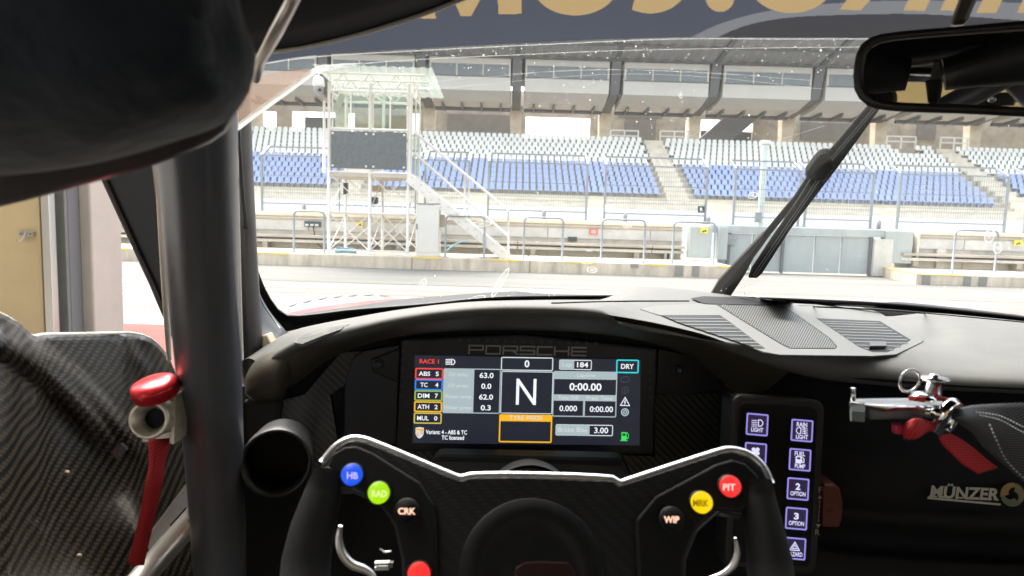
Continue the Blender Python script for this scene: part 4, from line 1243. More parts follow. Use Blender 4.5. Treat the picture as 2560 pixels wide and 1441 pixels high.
# ---- carbon door panel
top = [(-120, 740, 0.50), (0, 792, 0.55), (40, 815, 0.58), (75, 846, 0.60), (110, 842, 0.63), (200, 840, 0.68), (300, 838, 0.74), (330, 838, 0.77), (375, 852, 0.80), (410, 890, 0.83), (436, 945, 0.85), (470, 1000, 0.86)]
botm = [(-160, 1560, 0.40), (0, 1560, 0.44), (60, 1560, 0.47), (120, 1560, 0.50), (180, 1560, 0.53), (260, 1560, 0.57), (340, 1560, 0.61), (400, 1560, 0.65), (460, 1560, 0.69), (520, 1560, 0.73), (560, 1560, 0.76), (620, 1560, 0.78)]
T, Bm = crom(top, 70), crom(botm, 70)
rows = []
for q in np.linspace(0, 1, 46):
    row = []
    for j, (a, b) in enumerate(zip(T, Bm)):
        p = np.array(a) * (1 - q) + np.array(b) * q
        px, py = p[0], p[1]
        dd = p[2]
        # pressed-in swages running down to the lower right
        for (x0, y0, x1, y1, w, h) in ((-20, 850, 260, 1120, 24, 0.020), (40, 850, 320, 1130, 18, 0.016), (300, 850, 345, 960, 18, 0.008)):
            L = math.hypot(x1 - x0, y1 - y0)
            ux, uy = (x1 - x0) / L, (y1 - y0) / L
            s_ = (px - x0) * ux + (py - y0) * uy; e = -(px - x0) * uy + (py - y0) * ux
            e += 30 * math.sin(s_ / 140.0)
            fall = 1 / (1 + math.exp(-(s_ + 10) / 25)) / (1 + math.exp((s_ - L) / 25))
            dd -= h * math.exp(-(e / w) ** 2) * fall
        row.append(at(px, py, dd))
    rows.append(row)
dp = MB().grid(rows, 'carbon_door', uvscale=1.0).build('door_panel', car, solid=-0.004)
MB().tube([at(p[0], p[1] - 3, p[2]) for p in crom(top, 40)], 0.0026, 'ivory_alu', n=8).build('door_edge', dp)
MB().prism([at(283, 1126, 0.60), at(308, 1106, 0.605), at(322, 1122, 0.61), at(298, 1144, 0.602)], (0.0, -0.004, 0), 'shell_edge').build('velcro_patch', dp)
for px, py in ((168, 1182), (198, 1390)): MB().lathe(at(px, py, 0.52 if py < 1300 else 0.50), (0.6, -1, 0.2), [(0.0019, 0), (0.0019, 0.001), (0, 0.0016)], 'tan_box', n=10).build('rivet', dp)
# lower cage side: slotted bar and thin tube
mb = MB().prism([at(478, 1190, 0.70), at(492, 1258, 0.70), at(390, 1378, 0.67), at(300, 1500, 0.64), at(262, 1480, 0.64), at(352, 1360, 0.67)], (0, 0.02, 0), 'warm_silver')
mb.build('slotted_bar', car, bevel=0.002)
MB().prism([at(466, 1268, 0.668), at(470, 1276, 0.668), at(434, 1316, 0.66), at(429, 1309, 0.66)], (0, -0.004, 0), 'vent_black').build('bar_slot', car)
MB().tube([at(510, 1268, 0.64), at(480, 1302, 0.635), at(400, 1392, 0.61), at(300, 1510, 0.58)], 0.0115, 'warm_silver', n=18).build('brace_tube', car)
MB().lathe(at(484, 1299, 0.618), (0.2, -1, 0.2), [(0.0042, 0), (0.0042, 0.004), (0.0025, 0.005), (0, 0.003)], 'steel', n=6, smooth=False).build('brace_bolt', car)
# tub closing the footwell
mb = MB().box((-0.62, -1.2, 0.12), (1.35, 1.6, 0.16), 'black_matte')
mb.box((-0.62, 1.28, 0.16), (1.35, 1.34, 0.86), 'black_matte')
mb.box((1.30, -1.2, 0.16), (1.36, 1.3, 0.98), 'black_matte')
mb.box((-0.66, -1.2, 0.16), (-0.60, 1.3, 0.55), 'black_matte')
mb.build('tub', car)
# ---- dashboard
B_ = [(610, 900, 0.86), (680, 852, 0.93), (735, 826, 1.0), (800, 811, 1.03), (870, 798, 1.06), (1000, 777, 1.08), (1150, 760, 1.10), (1300, 754, 1.11), (1500, 750, 1.12), (1740, 753, 1.12), (2000, 760, 1.11), (2200, 772, 1.09), (2400, 788, 1.06), (2600, 808, 1.02), (2800, 830, 0.98)]
C_ = [(640, 905, 0.76), (700, 872, 0.75), (752, 845, 0.73), (800, 827, 0.72), (870, 812, 0.71), (1000, 786, 0.70), (1150, 767, 0.69), (1300, 761, 0.69), (1500, 770, 0.69), (1740, 808, 0.70), (1900, 868, 0.71), (2050, 900, 0.72), (2200, 911, 0.725), (2400, 922, 0.72), (2560, 932, 0.71), (2800, 950, 0.70)]
A_ = [(636, 920, 0.73), (690, 890, 0.71), (752, 856, 0.69), (800, 848, 0.68), (870, 829, 0.67), (1000, 799, 0.66), (1150, 779, 0.655), (1300, 773, 0.655), (1500, 783, 0.66), (1740, 829, 0.67), (1900, 886, 0.68), (2050, 929, 0.69), (2200, 947, 0.695), (2400, 962, 0.69), (2560, 969, 0.685), (2800, 984, 0.68)]
N = 110
b3, c3, a3 = curve3(B_, N), curve3(C_, N), curve3(A_, N)
rows = [b3]
for q in np.linspace(0.06, 0.94, 16): rows.append([u_.lerp(v_, float(q)) + Vector((0, 0, 0.003 * math.sin(math.pi * q))) for u_, v_ in zip(b3, c3)])
rows += [c3, [u_.lerp(v_, 0.5) + Vector((0, -0.002, 0.002)) for u_, v_ in zip(c3, a3)], a3]
rows.append([p + Vector((0, 0.004, -0.006)) for p in a3])
rows.append([p + Vector((0, 0.014, -0.010)) for p in a3])
# the dashboard is flat where the vent panel is let into it
TR = [(1600, 772), (1640, 764), (1760, 758), (1975, 758), (2150, 767), (2200, 782), (2306, 846), (2309, 852), (2300, 858), (2240, 886), (2180, 890), (1950, 887), (1912, 880), (1740, 812), (1640, 785)]
def pxy(P):
    v = Vector(P) - EYE; d = v.dot(_f)
    return 1280 + FPX * v.dot(_r) / d, 720.5 - FPX * v.dot(_u) / d
def pdist(x, y, poly):
    """distance outside a polygon in picture units (0 inside); depth counts fourfold because the surface is seen edge-on"""
    ins = False; best = 1e9
    for (xa, ya), (xb, yb) in zip(poly, poly[1:] + poly[:1]):
        if (ya > y) != (yb > y) and x < (xb - xa) * (y - ya) / (yb - ya) + xa: ins = not ins
        ax_, ay_, bx_, by_, qx, qy = xa, ya * 3, xb, yb * 3, x, y * 3
        t = max(0, min(1, ((qx - ax_) * (bx_ - ax_) + (qy - ay_) * (by_ - ay_)) / ((bx_ - ax_) ** 2 + (by_ - ay_) ** 2)))
        best = min(best, math.hypot(qx - ax_ - t * (bx_ - ax_), (qy - ay_ - t * (by_ - ay_)) * 0.5))
    return 0.0 if ins else best
_in = []
for r_ in rows[:-2]:
    for p in r_:
        x, y = pxy(p)
        if pdist(x, y, TR) == 0: _in.append(tuple(p))
_q = np.array(_in)
_A = np.c_[_q[:, :2], np.ones(len(_q))]
_s = np.linalg.lstsq(_A, _q[:, 2], rcond=None)[0]
_zf = lambda x, y: float(_s[0] * x + _s[1] * y + _s[2])
for r_ in rows[:-2]:
    for k_, p in enumerate(r_):
        x, y = pxy(p)
        w_ = max(0.0, 1.0 - pdist(x, y, TR) / 110.0)
        w_ = w_ * w_ * (3 - 2 * w_)
        if w_ > 0: r_[k_] = Vector((p.x, p.y, p.z + (_zf(p.x, p.y) - p.z) * w_))
dmb = MB().grid(rows, 'dash_leather')
dash = dmb.build('dashboard', car)
bvh = BVHTree.FromPolygons([tuple(v) for v in dmb.v], dmb.f)
class Skin:
    """the dashboard's own surface"""
    n = Vector((0, -0.2, 1))
    def hit(self, px, py, off=0.0):
        d = ray(px, py).normalized()
        q = bvh.ray_cast(EYE, d)
        if q[0] is None: return at(px, py, 0.9)
        nn = q[1] if q[1].z > 0 else -q[1]
        return q[0] + nn * off - d * off * 0.5
sk = Skin()
def dense(pts, step=14):
    out = []
    for (x0, y0), (x1, y1) in zip(pts, pts[1:] + pts[:1]):
        n = max(1, int(math.hypot(x1 - x0, y1 - y0) / step))
        for k in range(n): out.append((x0 + (x1 - x0) * k / n, y0 + (y1 - y0) * k / n))
    return out
def fill(pts, off, m, nx=16):
    """a patch lying on the dashboard: spans between a polygon's sides, row by row"""
    ys = [p[1] for p in pts]; y0, y1 = min(ys), max(ys)
    rows = []
    for k in range(25):
        y = y0 + (y1 - y0) * (0.002 + 0.996 * k / 24)
        xs = []
        for (xa, ya), (xb, yb) in zip(pts, pts[1:] + pts[:1]):
            if (ya - y) * (yb - y) < 0: xs.append(xa + (xb - xa) * (y - ya) / (yb - ya))
        if len(xs) < 2: continue
        rows.append([sk.hit(min(xs) + (max(xs) - min(xs)) * j / nx, y, off) for j in range(nx + 1)])
    return MB().grid(rows, m)
def span(pts, y):
    xs = []
    for (xa, ya), (xb, yb) in zip(pts, pts[1:] + pts[:1]):
        if (ya - y) * (yb - y) < 0: xs.append(xa + (xb - xa) * (y - ya) / (yb - ya))
    return (min(xs), max(xs)) if len(xs) > 1 else None
_vz = lambda x, y: Vector((x, y, _zf(x, y) + 0.0012))
VPL = Plane(_vz(0.2, 0.8), _vz(0.6, 0.8), _vz(0.4, 1.1))
def vplate(pts, off, th, m, name, par, bevel=0.0):
    return MB().prism([VPL.hit(x, y, off) for x, y in pts], -VPL.n * th, m).build(name, par, bevel=bevel)
tr = vplate(TR, 0.0, 0.0018, 'dash_plastic', 'vent_trim', dash, 0.0006)
def inner(pts, q):
    cx, cy = sum(p[0] for p in pts) / len(pts), sum(p[1] for p in pts) / len(pts)
    return [(cx + (x - cx) * q, cy + (y - cy) * q) for x, y in pts]
def air_vent(pts, ys, slope):
    v = vplate(pts, 0.0004, 0.0006, 'vent_black', 'air_vent', dash)
    for y, th in ys:
        th *= 0.78
        mb = MB()
        e0, e1 = span(pts, y - th / 2), span(pts, y + th / 2)
        if not e0 or not e1: continue
        mb.prism([VPL.hit(e0[0] + 1, y - th / 2, 0.0008), VPL.hit(e0[1] - 1, y - th / 2 + slope * (e0[1] - e0[0]), 0.0008), VPL.hit(e1[1] - 1, y + th / 2 + slope * (e1[1] - e1[0]), 0.0008), VPL.hit(e1[0] + 1, y + th / 2, 0.0008)], -VPL.n * 0.0005, 'dash_plastic')
        mb.build('vent_slat', v)
    return v
air_vent([(1654, 788), (1800, 788), (1822, 803), (1912, 871), (1894, 871), (1780, 834), (1695, 806)], [(796, 2.2), (803.5, 2.4), (811.5, 2.4), (820, 2.6), (829, 2.8), (838.5, 2.8), (848, 3), (857, 3), (865, 2.5)], 0.008)
v2 = air_vent([(2042, 796), (2200, 803), (2277, 850), (2218, 880), (2182, 880), (2146, 866)], [(803.5, 2.0), (809, 2.2), (815.5, 2.4), (822.5, 2.4), (830, 2.6), (837.5, 2.6), (845.5, 2.6), (854, 2.6), (863, 2.6), (872, 2.6)], 0.03)
MB().prism([VPL.hit(2170, 861, 0.001), VPL.hit(2212, 861, 0.001), VPL.hit(2214, 872, 0.001), VPL.hit(2172, 873, 0.001)], (0, -0.002, 0.004), 'shell_edge').build('vent_slider', v2, bevel=0.0008)
GR = [(1790, 761), (1957, 766), (1985, 782), (2040, 820), (2075, 845), (2093, 866), (2088, 872), (1975, 871), (1955, 862), (1915, 838)]
g = vplate(GR, 0.0004, 0.0006, 'vent_black', 'speaker_grille', dash)
mb = MB()
def gline(k):
    # a rib across the grille: straight in the picture, from upper right to lower left
    return (1778 + 6.4 * k, 758.0, 1778 + 6.4 * k - 62, 876.0)
for k in range(0, 62):
    x0, y0, x1, y1 = gline(k)
    ins = []
    for q in range(61):
        y = y0 + (y1 - y0) * q / 60; x = x0 + (x1 - x0) * q / 60
        s_ = span(GR, y + 0.013)
        if s_ and s_[0] + 2 < x < s_[1] - 2: ins.append((x, y))
    if len(ins) > 2:
        (xa, ya), (xb, yb) = ins[0], ins[-1]
        mb.prism([VPL.hit(xa - 1.6, ya, 0.0008), VPL.hit(xa + 1.6, ya, 0.0008), VPL.hit(xb + 1.6, yb, 0.0008), VPL.hit(xb - 1.6, yb, 0.0008)], -VPL.n * 0.0005, 'dash_plastic')
mb.build('grille_rib', g)
GL = [(736, 857), (742, 844), (768, 832), (818, 820), (872, 811), (850, 824), (800, 842), (755, 860)]
_pa, _pb, _pc = sk.hit(745, 852), sk.hit(860, 815), sk.hit(770, 834)
GPL = Plane(_pa + Vector((0, 0, 0.0008)), _pb + Vector((0, 0, 0.0008)), _pc + Vector((0, 0, 0.0008)))
g2 = MB().prism([GPL.hit(x, y) for x, y in GL], -GPL.n * 0.003, 'dash_leather').build('speaker_grille', dash)
mb = MB()
for k in range(46):
    for j in range(12):
        px, py = 738 + k * 3.1, 810 + j * 4.4 + (k % 2) * 2.2
        s_ = span(GL, py)
        if s_ and s_[0] + 3 < px < s_[1] - 3: mb.face([GPL.hit(px + 1.0 * math.cos(1.257 * q), py + 1.3 * math.sin(1.257 * q), 0.0004) for q in range(5)], 'vent_black')
mb.build('grille_hole', g2)
# black fabric patch and thin defroster slots along the glass
fill([(1725, 749), (1760, 744), (1960, 752), (1985, 762), (1900, 766), (1760, 763)], 0.002, 'black_matte', 20).build('fabric_patch', dash)
for pts in ([(1380, 760), (1540, 755), (1722, 754)], [(1995, 766), (2120, 771), (2250, 779), (2400, 792), (2560, 807)]):
    MB().tube([sk.hit(p[0], p[1], 0.0006) for p in crom(pts, 60)], 0.0011, 'vent_black', n=6).build('defroster_slot', dash)

# ---- hood over the display, end cap and the panel behind
E_pts = [(690, 985, 0.74), (740, 960, 0.75), (800, 915, 0.76), (860, 880, 0.765), (1000, 842, 0.77), (1150, 828, 0.77), (1300, 826, 0.77), (1450, 832, 0.773), (1600, 852, 0.776), (1720, 890, 0.78), (1800, 950, 0.78), (1845, 1010, 0.78)]
A2 = [(690, 890, 0.713), (720, 873, 0.703), (752, 858, 0.693), (800, 850, 0.683), (870, 831, 0.673), (1000, 801, 0.663), (1150, 781, 0.658), (1300, 775, 0.658), (1500, 785, 0.663), (1740, 831, 0.673), (1900, 888, 0.683), (1990, 914, 0.69)]
ha, he = curve3(A2, 90), curve3(E_pts, 90)
rows = [ha]
for q in (0.12, 0.3, 0.5, 0.75, 1.0): rows.append([u_.lerp(v_, q) + Vector((0, 0, -0.006 * math.sin(math.pi * q))) for u_, v_ in zip(ha, he)])
MB().grid(rows, 'hood_skin').build('display_hood', car)
DPL = Plane(at(1040, 895, 0.757), at(1600, 905, 0.774), at(1033, 1112, 0.757))
def dplate(pts, off, th, m, name, par, bevel=0.0015, uv=False):
    mb = MB().prism([DPL.hit(x, y, off) for x, y in pts], -DPL.n * th, m)
    if uv:
        ex = (DPL.hit(1300, 900) - DPL.hit(1000, 900)).normalized(); ey = DPL.n.cross(ex)
        for i, v in enumerate(mb.v): mb.uv[i] = (v.dot(ex), v.dot(ey))
    return mb.build(name, par, bevel=bevel)
dplate([(604, 1010), (690, 930), (800, 862), (1000, 830), (1300, 815), (1700, 850), (1900, 900), (1960, 1100), (1940, 1600), (560, 1600)], -0.022, 0.01, 'black_matte', 'instrument_panel', car)
dplate([(688, 1003), (760, 985), (850, 880), (905, 875), (870, 960), (826, 990), (850, 1130), (800, 1200), (690, 1100)], -0.018, 0.004, 'carbon_dark', 'carbon_trim', car, uv=True)
dplate([(1632, 985), (1800, 985), (1832, 1000), (1826, 1180), (1640, 1200)], -0.018, 0.004, 'carbon_dark', 'carbon_trim', car, uv=True)
dplate([(980, 1118), (1640, 1140), (1640, 1190), (960, 1170)], -0.016, 0.004, 'carbon_dark', 'carbon_trim', car, uv=True)
# recessed side bays of the display carrier
b1 = dplate([(862, 960), (880, 900), (905, 878), (1000, 862), (992, 1112), (860, 1110)], -0.012, 0.006, 'bezel_navy', 'display_bracket', car)
dplate([(926, 900), (1000, 872), (996, 958), (930, 930)], -0.006, 0.005, 'black_plastic', 'bracket_plate', b1)
MB().lathe(DPL.hit(943, 908, -0.005), DPL.n, [(0.0062, 0), (0.0062, 0.003), (0.0038, 0.003), (0.003, 0.001), (0, 0.001)], 'bezel_navy', n=20).build('bracket_screw', b1)
b2 = dplate([(1646, 872), (1720, 888), (1790, 930), (1800, 972), (1700, 990), (1640, 986)], -0.012, 0.006, 'black_plastic', 'display_bracket', car)
MB().lathe(DPL.hit(1693, 925, -0.010), DPL.n, [(0.0062, 0), (0.0062, 0.003), (0.0038, 0.003), (0.003, 0.001), (0, 0.001)], 'bezel_navy', n=20).build('bracket_screw', b2)
pillow([(612, 985), (616, 940), (640, 902), (690, 876), (735, 866), (738, 900), (722, 960), (705, 1000), (640, 1005)], 0.735, 0.03, 'hood_skin', (680, 940), n=50, back=0.05).build('dash_end_cap', car)
MB().prism([at(608, 1000, 0.76), at(706, 1000, 0.76), at(690, 1120, 0.76), at(610, 1150, 0.76)], (0, 0.02, 0), 'black_plastic').build('dash_side_panel', car, bevel=0.004)

# ---- the display
disp = dplate([(1003, 848), (1300, 836), (1645, 872), (1636, 1138), (990, 1130)], -0.004, 0.012, 'bezel_navy', 'instrument_display', car, bevel=0.003)
mb = MB(); bd = Board(DPL, mb, (1, 0.0143), (-0.03, 1))
bd.apoly([(1037, 888), (1602, 900), (1599, 1114), (1031, 1108)], 'screen_black', 0.0)
def par_rect(x0, y0, x1, y1, *a, **k): bd.rect(x0, y0, x1, y1, *a, **k)
W, PN = 'px_white', 'px_panel'
bd.text('RACE 1', 1073, 904, 48, 11, 'px_red', bold=0.02)
bd.ring(1131, 905.5, 6.2, 2.2, W, n=14, a0=-90, a1=90); bd.line([(1129, 898.5), (1129, 912.5)], 2.2, W)
for k in range(4): bd.line([(1115, 899.5 + 3.9 * k), (1126, 899 + 3.9 * k)], 2.0, W)
for (y0, y1, x, m, s, d) in ((920.5, 949, 1038, 'px_red', 'ABS', '5'), (949, 976, 1037, 'px_blue', 'TC', '4'), (976.5, 1003, 1036, 'px_lime', 'DIM', '7'), (1004, 1031, 1035.2, 'px_amber', 'ATH', '2'), (1032, 1060, 1034.3, 'px_olive', 'MUL', '0')):
    bd.frame(x, y0, x + 70, y1, m, t=3.4)
    bd.text(s, x + 23, (y0 + y1) / 2, 29 if s != 'TC' else 18, 11, W, bold=0.018)
    bd.text(d, x + 55, (y0 + y1) / 2 + 0.5, 8, 11, W, bold=0.018)
bd.frame(1107.5, 922, 1251, 1034, PN, t=2.4)
bd.rect(1109, 923, 1184.5, 1032, PN, 0.0009, 1)
for k, (s, w, d, wd) in enumerate((('Oil temp', 48, '63.0', 35), ('Oil press', 51, '0.0', 25), ('Water temp', 67, '62.0', 35), ('Water press', 69, '0.3', 25))):
    bd.text(s, 1146 - k * 0.7, 938 + 27.6 * k, w, 12, 'px_soft', 0.0013)
    bd.text(d, 1216.5 - k * 0.7, 939 + 27 * k, wd, 13.5, W, 0.0013, bold=0.018)
bd.frame(1252.5, 893.5, 1383, 927.5, 'px_soft', t=2.6); bd.text('0', 1317.5, 910, 12, 18, W, bold=0.02)
bd.frame(1252, 929, 1382, 1035, 'px_soft', t=2.0); bd.text('N', 1315.5, 980, 50, 65, W, bold=0.0)
bd.frame(1247.5, 1037, 1380, 1107, 'px_amber', t=3.4); bd.rect(1248, 1037, 1379.6, 1054, 'px_amber', 0.0009, 3); bd.text('TYRE PRESS', 1314.5, 1045, 82, 10, 'px_soft', 0.0013)
bd.frame(1398, 900, 1479.5, 925.5, 'px_soft', t=2.4); bd.rect(1399, 901, 1435.5, 925, PN, 0.0009, 3); bd.text('Lap', 1418, 913, 24, 13, 'px_soft', 0.0013); bd.text('184', 1456.6, 912.5, 28, 13, W, 0.0013, bold=0.02)
bd.frame(1382, 929, 1542, 1043, PN, t=2.6); bd.rect(1383, 930, 1541, 949, PN, 0.0009, 3); bd.rect(1383, 987.5, 1541, 1003, PN, 0.0009, 1); bd.rect(1457.5, 1000, 1462.5, 1040, PN, 0.0009, 0.8)
bd.text('Laptime', 1466, 940, 46, 11.5, 'px_soft', 0.0013); bd.text('0:00.00', 1463.7, 967.8, 80, 19, W, bold=0.02)
bd.text('Time Diff', 1421, 994.5, 52, 10, 'px_soft', 0.0013); bd.text('Pred. Time', 1499, 996, 64, 10, 'px_soft', 0.0013)
bd.text('0.000', 1420.6, 1021.5, 44, 14.5, W, bold=0.015); bd.text('0:00.00', 1503.5, 1023.6, 58, 14.5, W, bold=0.015)
bd.frame(1389, 1062, 1532.5, 1090, 'px_soft', t=2.4); bd.rect(1390, 1063, 1474, 1089, PN, 0.0009, 3); bd.text('Brake Bias', 1432, 1074.5, 73, 12, 'px_soft', 0.0013); bd.text('3.00', 1503, 1076.5, 35, 14.5, W, bold=0.015)
bd.frame(1540.5, 899.5, 1597, 933.5, 'px_cyan', t=3.2); bd.text('DRY', 1568.7, 916.6, 32, 12.5, W, bold=0.02)
bd.line([(1553, 944), (1560, 944), (1563, 941), (1569, 942), (1573, 947), (1573, 952), (1569, 956), (1557, 956), (1553, 953), (1553, 944)], 1.4, 'px_dim')
bd.ring(1562.7, 975.5, 8.2, 1.6, 'px_dim'); bd.line([(1562.7, 971), (1562.7, 977)], 1.6, 'px_dim'); bd.dot(1562.7, 980, 1, 'px_dim')
bd.line([(1562.7, 994), (1551.5, 1014), (1574, 1014.5), (1562.7, 994)], 1.9, W); bd.line([(1564, 1000), (1560.5, 1006), (1564, 1006), (1561.5, 1011.5)], 1.6, W)
bd.dot(1562.5, 1031, 10, PN); bd.ring(1562.5, 1031, 6.0, 1.6, 'screen_black', 0.0014); bd.dot(1562.5, 1031, 2.2, 'screen_black', 0.0014)
bd.rect(1553.5, 1081, 1566, 1102, 'px_green', 0.001, 1.5); bd.rect(1556, 1084, 1563.5, 1090, 'screen_black', 0.0013, 0.8); bd.line([(1551.5, 1102), (1568, 1102)], 2, 'px_green'); bd.line([(1567, 1082), (1571, 1087), (1570.5, 1097), (1567.5, 1097), (1566, 1092)], 1.8, 'px_green')
bd.poly(1049, 1082, [(-10.5, -12), (0, -14), (10.5, -12), (10, 4), (6, 11), (0, 15), (-6, 11), (-10, 4)][::-1], 'px_soft', 0.0008)
bd.poly(1049, 1082, [(-9, -10), (9, -10), (9, -5), (-9, -5)], 'px_amber', 0.0011)
for sx in (-1, 1):
    for k in range(3): bd.rect(1049 + (-8.5 if sx < 0 else 1.5), 1082 + (0.5 if sx < 0 else -5) + 2.8 * k, 1049 + (-1.5 if sx < 0 else 8.5), 1082 + (2 if sx < 0 else -3.4) + 2.8 * k, 'px_red' if k != 1 else 'px_amber', 0.0011, 0.5)
bd.text('Variant: 4 - ABS & TC', 1116, 1081, 103, 10.5, W, bold=0.02); bd.text('TC licensed', 1132, 1094.7, 56, 10.5, W, bold=0.02)
scr = mb.build('screen', disp)
# maker's lettering in wide strokes, and the dark shift lamps above it
mb = MB(); bd = Board(DPL, mb, (1, 0.0185), (-0.03, 1))
gl = {'P': [[(0, 1), (0, 0), (1, 0), (1, .55), (0, .55)]], 'O': [[(0, 0), (1, 0), (1, 1), (0, 1), (0, 0)]], 'R': [[(0, 1), (0, 0), (1, 0), (1, .55), (0, .55)], [(.62, .55), (1, 1)]],
      'S': [[(1, 0), (0, 0), (0, .5), (1, .5), (1, 1), (0, 1)]], 'C': [[(1, 0), (0, 0), (0, 1), (1, 1)]], 'H': [[(0, 0), (0, 1)], [(1, 0), (1, 1)], [(0, .5), (1, .5)]], 'E': [[(1, 0), (0, 0), (0, 1), (1, 1)], [(0, .5), (1, .5)]]}
for i, ch in enumerate('PORSCHE'):
    x0 = 1173 + i * 42.8; y0 = 864.5 + i * 0.85
    for ln in gl[ch]: bd.line([(x0 + 35 * a - 0.5 * b, y0 + 19.5 * b) for a, b in ln], 4.0, 'grey_print', 0.0014)
mb.build('lettering', disp)
mb = MB(); bd = Board(DPL, mb)
for px, py in [(1150 + k * 22.6, 851 + k * 0.55) for k in range(16)] + [(1008 - k * 0.6, 878 + k * 22) for k in range(6)] + [(1626, 884 + k * 22) for k in range(6)]:
    mb = MB(); Board(DPL, mb).dot(px, py, 4.6, 'dim_print', 0.0012, 8); mb.build('shift_lamp', disp)

# ---- passenger side face, lever, stickers
xs_ = [(1800, 905, .745), (1900, 905, .712), (2000, 925, .705), (2100, 945, .702), (2200, 955, .70), (2400, 970, .695), (2560, 977, .69), (2800, 992, .685)]
def prow(dy, Y): return curve3([(p[0] - dy * 0.03, p[1] + dy, p[2] + Y) for p in xs_], 40)
MB().grid([prow(-2, -.005), prow(14, .02), prow(60, .04), prow(150, .045), prow(168, .035), prow(230, .035), prow(310, .03), prow(322, .015), prow(352, .012), prow(360, .04), prow(430, .04), prow(440, -0.01), prow(560, -0.02)], 'black_matte').build('passenger_panel', car, solid=0.004)
PPL = Plane(at(2319, 1230, 0.722), at(2560, 1240, 0.718), at(2319, 1300, 0.72))
mb = MB(); bd = Board(PPL, mb, (1, 0.045), (-0.02, 1))
gm = {'M': 0}
bd.text('MÜNZER', 2411, 1230, 172, 38, 'sticker_white', 0.001, bold=0.035, shear=0.12)
for i, (x0, x1) in enumerate(((2325, 2347), (2356, 2372), (2398, 2412), (2418, 2432), (2470, 2484), (2487, 2500))): bd.rect(x0 - 3, 1243.5 + (x0 - 2411) * 0.045, x1 - 4, 1247.5 + (x0 - 2411) * 0.045, 'sticker_white', 0.001, 0.8)
bd.line([(2321, 1249.5), (2499, 1257.5)], 5.0, 'sticker_white', 0.001)
mb.build('sticker_lettering', car)
mb = MB(); bd = Board(PPL, mb, (1, 0.045), (-0.02, 1))
for a0, m in ((165, 'logo_orange'), (45, 'logo_green'), (285, 'logo_olive')):
    for k in range(10):
        a, b = R(a0 + 11.5 * k), R(a0 + 11.5 * (k + 1))
        ri = lambda q: 9 + 12 * (q / 10) ** 1.2
        bd.poly(2531, 1237, [(ri(k) * math.cos(a + .3), ri(k) * math.sin(a + .3)), (30 * math.cos(a), 30 * math.sin(a)), (30 * math.cos(b), 30 * math.sin(b)), (ri(k + 1) * math.cos(b + .3), ri(k + 1) * math.sin(b + .3))], m, 0.001)
mb.build('sticker_logo', car)
kb = MB().prism([at(*p, 0.655) for p in ((2058, 1213), (2088, 1212), (2102, 1222), (2110, 1262), (2107, 1300), (2099, 1322), (2056, 1320))], (0, 0.03, 0), 'knob_red').build('bias_knob', car, bevel=0.003)
MB().lathe(at(2073, 1275, 0.656), (0, -1, 0), [(0.003, 0), (0.003, 0.001), (0, 0.001)], 'vent_black', n=12).build('knob_hole', kb)

# ---- switch panel
SPL = Plane(at(1835, 995, 0.655), at(2062, 1012, 0.662), at(1815, 1400, 0.640))
sq = rrect(116, 215, 26)
def sp_poly(hx, hy, r_, off, th, m, name, par, bev):
    pts = [(1938 + x * 1.0 - y * 0.048, 1212 + y + x * 0.075) for x, y in rrect(hx, hy, r_)]
    return MB().prism([SPL.hit(x, y, off) for x, y in pts], -SPL.n * th, m).build(name, par, bevel=bev)
sp = sp_poly(116, 218, 26, 0.0, 0.03, 'black_plastic', 'switch_panel', car, 0.003)
sp_poly(98, 200, 18, 0.0016, 0.003, 'black_matte', 'panel_face', sp, 0.0012)
def s_beam(b, cx, cy, flip):
    s = -1 if flip else 1
    b.ring(cx + 6 * s, cy, 8, 2.2, 'switch_legend', 0.0056, 14, -90 if not flip else 90, 90 if not flip else 270); b.line([(cx + 6 * s, cy - 8), (cx + 3 * s, cy - 7), (cx + 3 * s, cy + 7), (cx + 6 * s, cy + 8)], 2.2, 'switch_legend', 0.0056)
    for k in range(4): b.line([(cx - 13 * s, cy - 7 + 4.7 * k + 1.2), (cx - 1 * s, cy - 7 + 4.7 * k)], 1.7, 'switch_legend', 0.0056)
def s_fan(b, cx, cy):
    for a in (45, 135, 225, 315): b.dot(cx + 7 * math.cos(R(a)), cy + 6.5 * math.sin(R(a)), 5.2, 'switch_legend', 0.0056, 12)
    b.dot(cx, cy, 3, 'switch_legend', 0.0056, 10)
def s_pump(b, cx, cy):
    b.rect(cx - 11, cy - 9, cx + 4, cy + 9, 'switch_legend', 0.0056, 1.5); b.rect(cx - 7.5, cy - 6.5, cx + 1, cy - 1, 'switch_face', 0.0060, 0.8)
    b.line([(cx + 4, cy - 7), (cx + 10, cy - 2), (cx + 10, cy + 7), (cx + 6, cy + 7), (cx + 5, cy + 1)], 2.0, 'switch_legend', 0.0056)
def s_tri(b, cx, cy):
    b.line([(cx, cy - 11), (cx - 12, cy + 9), (cx + 12, cy + 9), (cx, cy - 11)], 2.4, 'switch_legend', 0.0056); b.line([(cx, cy - 4), (cx - 5.5, cy + 5), (cx + 5.5, cy + 5), (cx, cy - 4)], 1.8, 'switch_legend', 0.0056)
def s_rain(b, cx, cy):
    s_beam(b, cx, cy, True)
    b.line([(cx + 6, cy - 9), (cx + 4, cy - 3), (cx + 8, cy + 3), (cx + 6, cy + 9)], 1.5, 'switch_legend', 0.0056)
